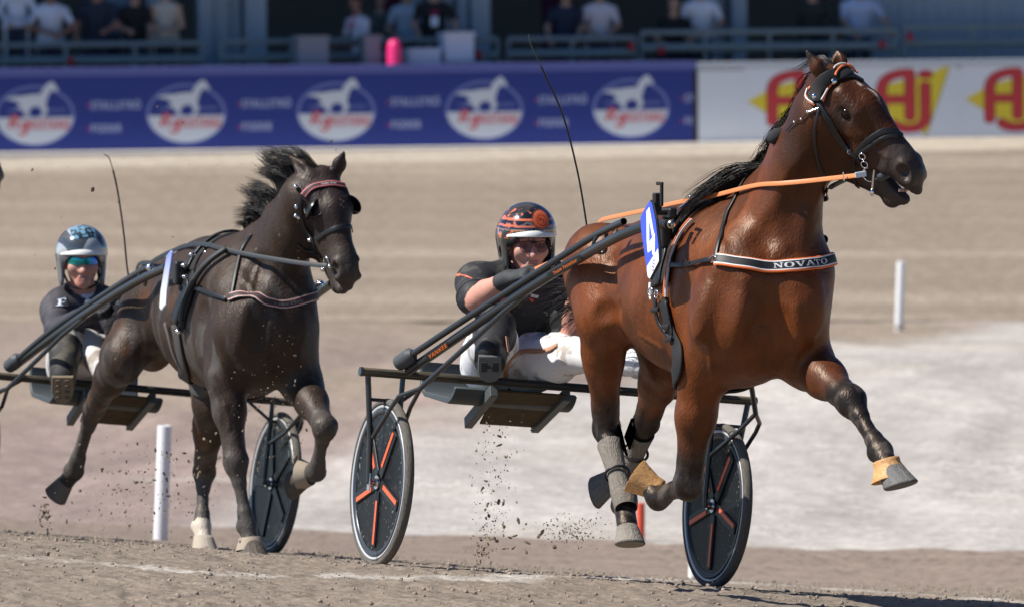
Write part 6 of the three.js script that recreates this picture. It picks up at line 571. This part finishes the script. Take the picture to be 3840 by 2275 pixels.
  const br = thing('bridle', 'dark hooded bridle with eye cups and a red browband on the black horse', 'bridle', undefined, O2.toArray(), T2); const bt = canvasTex(512, 64, (x, w, h) => { x.fillStyle = 'rgb(58,30,34)'; x.fillRect(0, 0, w, h); x.fillStyle = 'rgb(190,110,110)'; x.fillRect(0, 0, w, 12); x.fillRect(0, 52, w, 12); x.fillStyle = 'rgb(190,190,190)'; x.font = 'bold 30px serif'; x.textAlign = 'center'; x.fillText('Fame Club', w * 0.62, 43); }); const bg = sOn([hH(585, 480), hH(640, 420), hH(740, 385), hH(860, 370), hH(965, 390)], 0.030, 0.006, 0.004); { const u = bg.attributes.uv; for (let i = 0; i < u.count; i++) u.setY(i, 1 - u.getY(i)); } part('browband', bg, std(0xffffff, 0.6, { map: bt }), br);
  for (const w of [-1, 1]) { const c = q(0.175, -0.035, w * 0.092); const nn = l.clone().multiplyScalar(w * 0.75).addScaledVector(n, 0.35).addScaledVector(a, -0.35).normalize(); const g = new THREE.SphereGeometry(0.058, 24, 12, 0, 6.2832, 0, 1.35); g.scale(1, 0.62, 1); g.applyQuaternion(new THREE.Quaternion().setFromUnitVectors(V(0, 1, 0), nn.clone().addScaledVector(a, -0.4).addScaledVector(n, -0.5).normalize())); part('eye_cup', g.translate(...c.toArray()), phy(lin(0.012, 0.013, 0.014), 0.3), br); part('cup_rim', ring(c.clone().addScaledVector(n, 0.012), nn.clone().addScaledVector(n, 0.9), 0.050, 0.004, 28), flatLeather, br); }
  part('noseband', sOn([hH(715, 890), hH(770, 840), hH(860, 795), hH(950, 765), hH(1030, 780), hH(1075, 815)], 0.022), flatLeather, br); part('cheekpiece', sOn([hH(560, 500), hH(560, 650), hH(600, 800), hH(690, 930), hH(760, 1060)], 0.018), flatLeather, br); part('jaw_strap', sOn([hH(530, 930), hH(600, 990), hH(700, 1010)], 0.014), flatLeather, br); const gr = (x, y, o = 0.012) => { const p = hH(x, y); return p.addScaledVector(b.grad(p), o); }; part('bit_ring', ring(gr(820, 1090), b.grad(hH(820, 1090)), 0.028, 0.0035, 24), steel, br); for (const [x, y] of [[530, 575], [525, 655], [548, 670], [668, 890], [525, 405], [790, 1165], [848, 1130]]) part('steel_stud', new THREE.SphereGeometry(0.011, 10, 8).translate(...gr(x, y).toArray()), steel, br);
  const ha = thing('harness', 'black racing harness with red edged breast collar on the black horse', 'harness', undefined, O2.toArray(), T2); const ct = canvasTex(1024, 96, (x, w, h) => { x.fillStyle = 'rgb(44,40,42)'; x.fillRect(0, 0, w, h); x.fillStyle = 'rgb(215,200,190)'; x.fillRect(0, 6, w, 7); x.fillRect(0, 82, w, 8); x.fillStyle = 'rgb(170,60,64)'; x.fillRect(0, 13, w, 7); x.fillRect(0, 75, w, 7); x.fillStyle = 'rgb(120,116,114)'; x.font = 'bold 44px serif'; x.textAlign = 'center'; x.fillText('Fame Club', w * 0.42, 64); }); const cp = [hI(830, 705), hI(1250, 782), hI(1400, 790), hI(1510, 765), hI(1575, 725)]; const e = cp[cp.length - 1]; cp.push(b.project(e.clone().add(V(0.06, 0.01, -0.12))), b.project(e.clone().add(V(0.06, 0.02, -0.26)))); const cg = strapOn(b, cp, 0.048, 0.008, 0.004, 50, 40); { const u = cg.attributes.uv; for (let i = 0; i < u.count; i++) u.setY(i, 1 - u.getY(i)); } part('breast_collar', cg, std(0xffffff, 0.6, { map: ct }), ha);
  part('trace', sOn([hI(800, 725), hI(700, 685), hI(600, 645), hI(500, 610), hI(420, 600)], 0.02, 0.005, 0.01), flatLeather, ha); part('neck_strap', sOn([hI(845, 690), hI(880, 520), hI(900, 420), hI(930, 290), hI(970, 180), hI(1060, 50)], 0.018, 0.005, 0.006), flatLeather, ha); const top = b.project(V(0, 1.6, -0.14)); const right = [top, b.project(V(-0.10, 1.42, -0.13)), b.project(V(-0.22, 1.3, -0.11)), hI(440, 600), hI(370, 760), hI(310, 960)]; const lf = right.map((p) => b.project(V(-p.x, p.y, p.z))); part('saddle_pad', sOn([...right].reverse().concat(lf.slice(1)), 0.14, 0.02, 0.001), pad, ha); part('saddle_strap', sOn([...right].reverse().concat(lf.slice(1)), 0.05, 0.012, 0.02), flatLeather, ha); part('pad_roll', sOn([hI(820, 250), hI(640, 370), hI(520, 520), hI(430, 680), hI(370, 940)].map((p) => p), 0.028, 0.02, 0.014), std(lin(0.03, 0.033, 0.035), 0.6), ha); part('girth', sOn([hI(280, 980), hI(310, 1180), hI(360, 1400), h2(zF, 1180, 330), b.project(V(0, 0.72, 0.02)), b.project(V(0.2, 0.85, 0)), lf[5]], 0.07, 0.014, 0.002), std(lin(0.06, 0.055, 0.05), 0.8), ha); part('girth_billet', sOn([hI(190, 960), hI(230, 1100), hI(270, 1250), hI(330, 1380)], 0.024, 0.008, 0.014), std(lin(0.10, 0.09, 0.08), 0.7), ha); for (const [x, y] of [[360, 370], [370, 490], [600, 160], [640, 180], [590, 240], [300, 1050], [440, 260]]) part('steel_fitting', new THREE.SphereGeometry(0.014, 10, 8).scale(1.3, 0.9, 1).translate(...F2.U(zI(x, y), -0.05).toArray()), steel, ha); part('saddle_lug', box(0.05, 0.11, 0.06, 0, 0, 0, 0.012).translate(...F2.U(zI(300, 450), -0.10).toArray()), flatLeather, ha);
  const pv = -0.36, ol = [[228, 222], [242, 240], [215, 420], [182, 640], [175, 770], [130, 828], [114, 800], [125, 640], [165, 400], [190, 270]].map(([x, y]) => F2.X(zI(x, y), pv)); const sh = new THREE.Shape(ol.map((p) => new THREE.Vector2(p.z, p.y))); const pg = new THREE.ExtrudeGeometry(sh, { depth: 0.005, bevelEnabled: true, bevelSize: 0.003, bevelThickness: 0.002, bevelSegments: 1 }); pg.applyMatrix4(new THREE.Matrix4().makeBasis(V(0, 0, 1), V(0, 1, 0), V(-1, 0, 0)).setPosition(pv, 0, 0)); { const P = pg.attributes.position, col = []; const lo = ol[4].y + 0.06; for (let i = 0; i < P.count; i++) { const w = P.getY(i) < lo; col.push(...(w ? [0.7, 0.72, 0.75] : [0.22, 0.28, 0.62])); } pg.setAttribute('color', new THREE.Float32BufferAttribute(col, 3)); } const np = thing('number_plate', 'narrow edge-on blue and white plate on the black horse', 'number plate', undefined, O2.toArray(), T2); part('plate', pg, std(0xffffff, 0.4, { vertexColors: true }), np);
  const rn = thing('rein', 'straight black reins of the black horse', 'rein', undefined, O2.toArray(), T2); const R = [U(zH(800, 1130), 0.86), U(zH(640, 1115), 0.76), U(zH(300, 1065), 0.52), U(zH(20, 1020), 0.30), U(zI(720, 205), 0.12), U(zI(600, 170), -0.02), U(zI(400, 165), -0.35), U([590, 968], -0.7), U([450, 1085], -1.4)].map((p) => b.f(p.x, p.y, p.z) < 0.014 ? b.project(p, 0.014) : p); const rc = new THREE.CatmullRomCurve3(R, false, 'centripetal'); const RP = Array.from({ length: 81 }, (_, i) => { const p = rc.getPointAt(i / 80); return b.f(p.x, p.y, p.z) < 0.012 ? b.project(p, 0.012) : p; }); part('rein_strap', ribbonRaw(RP, RP.map(() => V(-0.75, 0.3, 0.6)), 0.022, 0.005), std(lin(0.025, 0.028, 0.03), 0.5), rn);
  const bell = (lab, c, ax, od) => { const t = thing('bell_boot', lab, 'hoof boot', undefined, O2.toArray(), T2); const y = ax.clone().normalize().multiplyScalar(-1), z = od.clone().addScaledVector(y, -od.dot(y)).normalize(), x = y.clone().cross(z).normalize(); const g = new THREE.LatheGeometry([[0.046, 0.02], [0.05, 0.022], [0.056, 0.005], [0.074, -0.034], [0.07, -0.036], [0.05, 0.0], [0.046, 0.02]].reverse().map(([r, h]) => new THREE.Vector2(r, h)), 48); const P = g.attributes.position; for (let i = 0; i < P.count; i++) { const an = Math.atan2(P.getZ(i), P.getX(i)), f = 1 + 0.035 * Math.sin(an * 24); P.setXYZ(i, P.getX(i) * f, P.getY(i), P.getZ(i) * f); } g.computeVertexNormals(); part('shell', orient(g, c, x, y, z), std(lin(0.34, 0.28, 0.21), 0.8), t); }; bell('ribbed dusty bell boot on the black horse\'s planted fore hoof', RF[4].clone().add(V(0, -0.005, 0)), F2.dir(0.1, -0.98, 0.15), V(0, 0, 1)); bell('ribbed dusty bell boot on the black horse\'s lifted fore hoof', LF[4], F2.dir(-0.85, -0.05, -0.5), V(0, 1, 0));
  console.log('bones2', JSON.stringify([RF, LF, RH, LH].map((L2) => [L2.slice(1).map((p, i) => +p.distanceTo(L2[i]).toFixed(2)), L2.map((p) => +p.x.toFixed(2))])), 'poll', po.toArray().map((x) => x.toFixed(2)).join());
}
const S2 = sulkyFrame(F2.world(F2.U([-85, 1717], -1.85)), F2.world(F2.U([1023, 1813], -1.85)), 18 * Math.PI / 180); 
const SF2 = (() => { const U = (n, z) => S2.U(n, z), k = 0.88, Y = (l) => l.map((p) => V(p.x, p.y * k, p.z)), sh = (l) => l.map((p) => V(p.x + 0.06, p.y - 0.06, p.z)); const F = { ...SF, text: null, bar: [SF.bar[0], SF.bar[1] * k], forkOut: Y(SF.forkOut), forkIn: Y(SF.forkIn), tie: Y(SF.tie), plate: sh(SF.plate), rails: SF.rails.map(sh), seat: [SF.seat[0] + 0.06, SF.seat[1] + 0.06, SF.seat[2] - 0.06, SF.seat[3]] };
  F.shaft = [U(zE(85, 1440), 0.02), U(zE(330, 1255), 0.4), U(zE(590, 1072), 0.8), U(zE(880, 890), 1.28), U(zE(1080, 795), 1.64)]; F.shaft2 = [U(zE(75, 1420), 0.04), U(zE(330, 1205), 0.42), U(zE(650, 985), 0.85), U(zE(900, 825), 1.3), U(zE(975, 790), 1.42)]; F.stay = [U(zE(590, 1085), 0.78), U(zE(400, 1235), 0.56), U(zF(45, 350), 0.36)]; F.stayOut = [U(zF(45, 350), 0.36), U(zF(-40, 380), 0.27), U(zF(-75, 420), 0.22), U(zF(-170, 560), 0.02)]; F.stayIn = [U(zF(45, 350), 0.36), U(zF(10, 460), 0.22), V(SF.forkIn[2].x, 0.2, 0.03)]; F.clamp = [U(zE(970, 830), 1.42), U(zE(968, 800), 1.42)]; F.hitch = [U(zE(895, 905), 1.28), U(zE(893, 860), 1.3), U(zE(920, 810), 1.32), U(zE(945, 800), 1.34), U(zE(945, 870), 1.34), U(zE(935, 915), 1.3)]; return F; })();
const sulky2 = makeSulky(SF2, S2, 'sulky', 'plain black racing sulky hitched to the near black horse', false);
{
  const U = (n, u) => F2.U(n, u); const J = { pelvis: U(zJ(620, 1090), -2.15), waist: U(zJ(640, 930), -2.15), chest: U(zJ(620, 720), -2.10), neck: U(zJ(620, 570), -2.04), head: U(zJ(612, 322), -1.98), shR: U(zJ(425, 690), -2.04), elR: U(zJ(430, 840), -1.85), wrR: U(zJ(650, 720), -1.62), haR: U(zJ(720, 690), -1.54), shL: U(zJ(800, 690), -2.06), elL: U(zJ(880, 800), -1.88), wrL: U(zJ(940, 640), -1.62), haL: U(zJ(955, 600), -1.54), hipR: U(zJ(540, 1120), -2.1), knR: U(zJ(490, 940), -1.72), anR: U(zJ(475, 1190), -1.52), hipL: U(zJ(690, 1120), -2.1), knL: U(zJ(650, 950), -1.78), anL: U(zJ(800, 1180), -1.48) };
  const colour = (tag, p) => { const f = fbm(p.x * 14, p.y * 14, p.z * 14, 3); if (tag === 'skin') return [0.5, 0.26, 0.18]; if (tag === 'collar') return [0.55, 0.58, 0.66]; if (tag === 'trouser') return mix3([0.60, 0.58, 0.56], [0.30, 0.26, 0.22], sst(0.5, 0.66, f)); if (tag === 'glove') return [0.02, 0.02, 0.022]; if (tag === 'boot') return mix3([0.012, 0.012, 0.013], [0.10, 0.085, 0.06], 0.6 * sst(0.52, 0.66, f)); return mix3([0.030, 0.028, 0.036], [0.075, 0.072, 0.078], 0.5 * sst(0.5, 0.62, f)); };
  const hel = (x, y, z) => { const s = Math.sin(26 * (y * 1.4 + 0.35 * x + 0.06 * Math.sin(x * 40))); if (y < 0.04) return [0.13, 0.145, 0.155]; if (y > 0.12 && z > 0.02 && Math.abs(x) < 0.06) return fbm(x * 60, y * 60, z * 60, 2) > 0.5 ? [0.02, 0.03, 0.04] : [0.14, 0.30, 0.42]; return s > 0.2 ? [0.40, 0.42, 0.44] : [0.06, 0.068, 0.075]; };
  const d = driver({ F: F2, J, face: F2.dir(0.14, -0.05, 0.98), label: 'person in dark jacket with silver helmet and mirrored goggles driving the black horse\'s sulky', colour, helmet: hel, helmetLabel: 'silver and dark striped helmet', boots: { R: true }, long: true }); const q = d.q;
  const gp = [], gn = []; for (let i = 0; i <= 14; i++) { const t = mix(-1.05, 1.05, i / 14); gp.push(q(Math.sin(t) * 0.082, 0.010, 0.012 + Math.cos(t) * 0.098)); gn.push(d.hr.clone().multiplyScalar(Math.sin(t)).addScaledVector(d.hf, Math.cos(t))); } const gg = ribbonRaw(gp, gn, (t) => 0.040 - 0.016 * Math.exp(-Math.pow((t - 0.5) / 0.08, 2)), 0.006); { const n = gg.attributes.position.count, c = []; for (let i = 0; i < n; i++) { const t = gg.attributes.uv.getX(i), v = vn(t * 9, gg.attributes.uv.getY(i) * 2, 3); c.push(...mix3([0.02, 0.24, 0.34], [0.05, 0.16, 0.75], sst(0.35, 0.2, t) + 0.3 * v * (t < 0.4 ? 1 : 0)).map((x, k) => k === 1 ? x * (1.1 + 0.6 * v) : x)); } gg.setAttribute('color', new THREE.Float32BufferAttribute(c, 3)); } part('goggles', gg, phy(0xffffff, 0.12, { vertexColors: true, metalness: 0.55 }), d.g, 'blue green mirrored goggles');
  const hv = (x, y) => F2.hit(zJ(x, y), d.b); const ft = canvasTex(128, 128, (x, w, h) => { x.fillStyle = 'rgb(46,44,52)'; x.fillRect(0, 0, w, h); x.fillStyle = 'rgb(205,215,228)'; x.font = 'italic bold 132px serif'; x.textAlign = 'center'; x.fillText('F', w / 2, 112); }); const fg = strapOn(d.b, [hv(385, 645), hv(440, 635), hv(505, 625)], 0.068, 0.003, 0.002, 8); { const u = fg.attributes.uv; for (let i = 0; i < u.count; i++) u.setY(i, 1 - u.getY(i)); } part('sleeve_letter', fg, std(0xffffff, 0.7, { map: ft }), d.g); part('chest_letter', strapOn(d.b, [hv(640, 610), hv(660, 625), hv(680, 640)], 0.03, 0.003, 0.002, 5), std(lin(0.6, 0.64, 0.7), 0.7), d.g);
  const so = new THREE.Shape(); so.moveTo(-0.048, 0.055); so.lineTo(-0.05, -0.01); so.quadraticCurveTo(-0.04, -0.07, 0, -0.073); so.quadraticCurveTo(0.04, -0.07, 0.05, -0.01); so.lineTo(0.048, 0.055); so.closePath(); const sg = new THREE.ExtrudeGeometry(so, { depth: 0.022, bevelEnabled: true, bevelSize: 0.004, bevelThickness: 0.004, bevelSegments: 2 }); const sd = F2.dir(0.02, -0.25, 0.97), sx = V(0, 1, 0).cross(sd).normalize(), sy = sd.clone().cross(sx), sc = U(zJ(468, 1265), -1.44); part('boot_sole', orient(sg, sc, sx, sy, sd), std(lin(0.20, 0.155, 0.10), 0.9), d.g); for (let i = 0; i < 8; i++) part('sole_lug', orient(box(0.022, 0.012, 0.01, 0, 0, 0, 0.003), sc.clone().addScaledVector(sx, (i % 2 ? 1 : -1) * 0.022).addScaledVector(sy, 0.04 - 0.028 * Math.floor(i / 2)).addScaledVector(sd, 0.03), sx, sy, sd), std(lin(0.12, 0.09, 0.06), 0.9), d.g); const fb = new Body(); fb.C(sc.clone().addScaledVector(sd, -0.055), J.anR, 0.05, 0.062, { k: 0.02 }); part('boot', fb.build(0.009, null), std(lin(0.02, 0.018, 0.016), 0.8), d.g);
  const wp = [U([484, 1050], -1.55), U([476, 1010], -1.54), U([463, 880], -1.52), U([440, 720], -1.5), U([423, 640], -1.48), U([405, 590], -1.46), U([388, 578], -1.45)]; const wt = thing('whip', 'thin dark driving whip rising behind the black horse', 'whip', undefined, F2.o.toArray(), F2.t); part('stick', tube(wp.slice(0, 5), 0.0045, 6, 40), std(lin(0.03, 0.02, 0.015), 0.5), wt); part('lash', tube(wp.slice(4), 0.0025, 5, 14), std(lin(0.08, 0.075, 0.07), 0.8), wt);
}
// a third horse, of which only the muzzle reaches the picture
{ const c = H1.g.clone(); c.name = numbered('horse'); c.userData = { label: 'brown horse of which only the muzzle shows beside the blue banner', category: 'horse' }; const tip = F1.world(H1.q(0.5, -0.11, 0.03)), want = at(-22, 655, 36); c.position.add(want.sub(tip)); scene.add(c); }
// ---------------------------------------------------------------- marker posts and flying dirt
function pylon(nx, ny, D, Hm, r, colM, lean, label, name = 'marker_post') { const base = D < 47 ? onGround(nx, ny) : at(nx, ny, D); const o = thing(name, label, 'marker post', undefined, base.toArray()); o.rotation.z = -lean; part('tube', new THREE.LatheGeometry([[0, -0.12], [r, -0.12], [r, Hm - 0.004], [r - 0.004, Hm], [r - 0.010, Hm], [r - 0.012, Hm - 0.02], [0, Hm - 0.02]].map((a) => new THREE.Vector2(...a)), 28), colM, o); part('foot', new THREE.CylinderGeometry(r * 1.02, r * 1.25, 0.03, 24).translate(0, -0.01, 0), std(lin(0.3, 0.25, 0.2), 0.9), o); return o; }
const pw = std(lin(0.80, 0.80, 0.80), 0.4); pylon(600, 2028, 44.3, 0.70, 0.043, pw, 0.04, 'white plastic marker post behind the black horse'); pylon(3373, 1219, 77.6, 0.70, 0.045, pw, 0.032, 'white plastic marker post at the edge of the far straight'); pylon(2602, 2172, 32.6, 0.70, 0.033, pw, 0.04, 'white plastic marker post mostly hidden behind the sulky wheel'); pylon(2403, 2030, 41, 0.26, 0.028, std(lin(0.75, 0.10, 0.05), 0.45), 0, 'short orange red marker peg behind the bay horse\'s hind hoof'); pylon(1228, 1545, 62, 0.06, 0.02, std(lin(0.75, 0.05, 0.03), 0.45), 0, 'tiny red marker peg behind the black horse\'s lifted hoof');
{
  seed = 77; const g = new THREE.IcosahedronGeometry(1, 1); const q = g.attributes.position; for (let i = 0; i < q.count; i++) { const s = 0.7 + 0.6 * h3(Math.round(q.getX(i) * 40), Math.round(q.getY(i) * 40), Math.round(q.getZ(i) * 40)); q.setXYZ(i, q.getX(i) * s, q.getY(i) * s, q.getZ(i) * s * 0.8); } g.computeVertexNormals(); const items = []; const add = (x, y, D, s) => items.push([at(x, y, D), s]); const ga = () => (rnd() + rnd() + rnd() - 1.5) / 1.5;
  for (let i = 0; i < 420; i++) { const t = rnd(); add(1800 + 190 * t * 0.4 + ga() * (40 + 120 * t), 2090 - 520 * Math.pow(t, 1.5) + ga() * 60, rr(29.0, 31.5), 0.0012 + 0.0055 * Math.pow(rnd(), 4)); } for (let i = 0; i < 26; i++) add(1860 + ga() * 150, 2010 + ga() * 100, rr(29, 31), 0.003 + 0.006 * rnd()); for (let i = 0; i < 330; i++) add(2160 + ga() * 190, 1990 + ga() * 90, rr(29, 30), 0.0012 + 0.003 * Math.pow(rnd(), 2)); for (const [x, y, s] of [[2033, 1995, 0.012], [1930, 2008, 0.008], [1980, 2035, 0.008], [2080, 2050, 0.009], [1870, 1880, 0.010], [2020, 2010, 0.010], [345, 712, 0.011], [1105, 1722, 0.010]]) add(x, y, 29.6, s);
  for (let i = 0; i < 620; i++) { const t = rnd(); add(440 + ga() * 430 + 240 * t, 1960 - 260 * t + ga() * 190, rr(31.5, 36), 0.0014 + 0.007 * Math.pow(rnd(), 5)); } for (let i = 0; i < 150; i++) add(1020 + ga() * 260, 1500 + ga() * 420, rr(30.6, 31.6), 0.0015 + 0.004 * Math.pow(rnd(), 3)); for (let i = 0; i < 60; i++) add(rr(100, 1300), rr(300, 1300), rr(30, 36), 0.0018 + 0.004 * Math.pow(rnd(), 4)); for (let i = 0; i < 40; i++) add(170 + ga() * 40, 1930 + ga() * 80, rr(33, 35), 0.002 + 0.006 * rnd());
  const im = new THREE.InstancedMesh(g, std(lin(1, 1, 1), 1), items.length); im.name = 'flying_dirt'; im.userData = { kind: 'stuff', label: 'crumbs of dirt thrown up by hooves and wheels', category: 'dirt' }; const M = new THREE.Matrix4(), Q = new THREE.Quaternion(); items.forEach(([p, s], i) => { Q.setFromEuler(new THREE.Euler(rnd() * 6, rnd() * 6, rnd() * 6)); M.compose(p, Q, V(s, s * rr(0.8, 2.2), s * rr(0.6, 1))); im.setMatrixAt(i, M); im.setColorAt(i, lin(...sc3([0.20, 0.155, 0.105], rr(0.5, 1.4)))); }); scene.add(im);
}
shade(scene);
renderer.render(scene, camera);
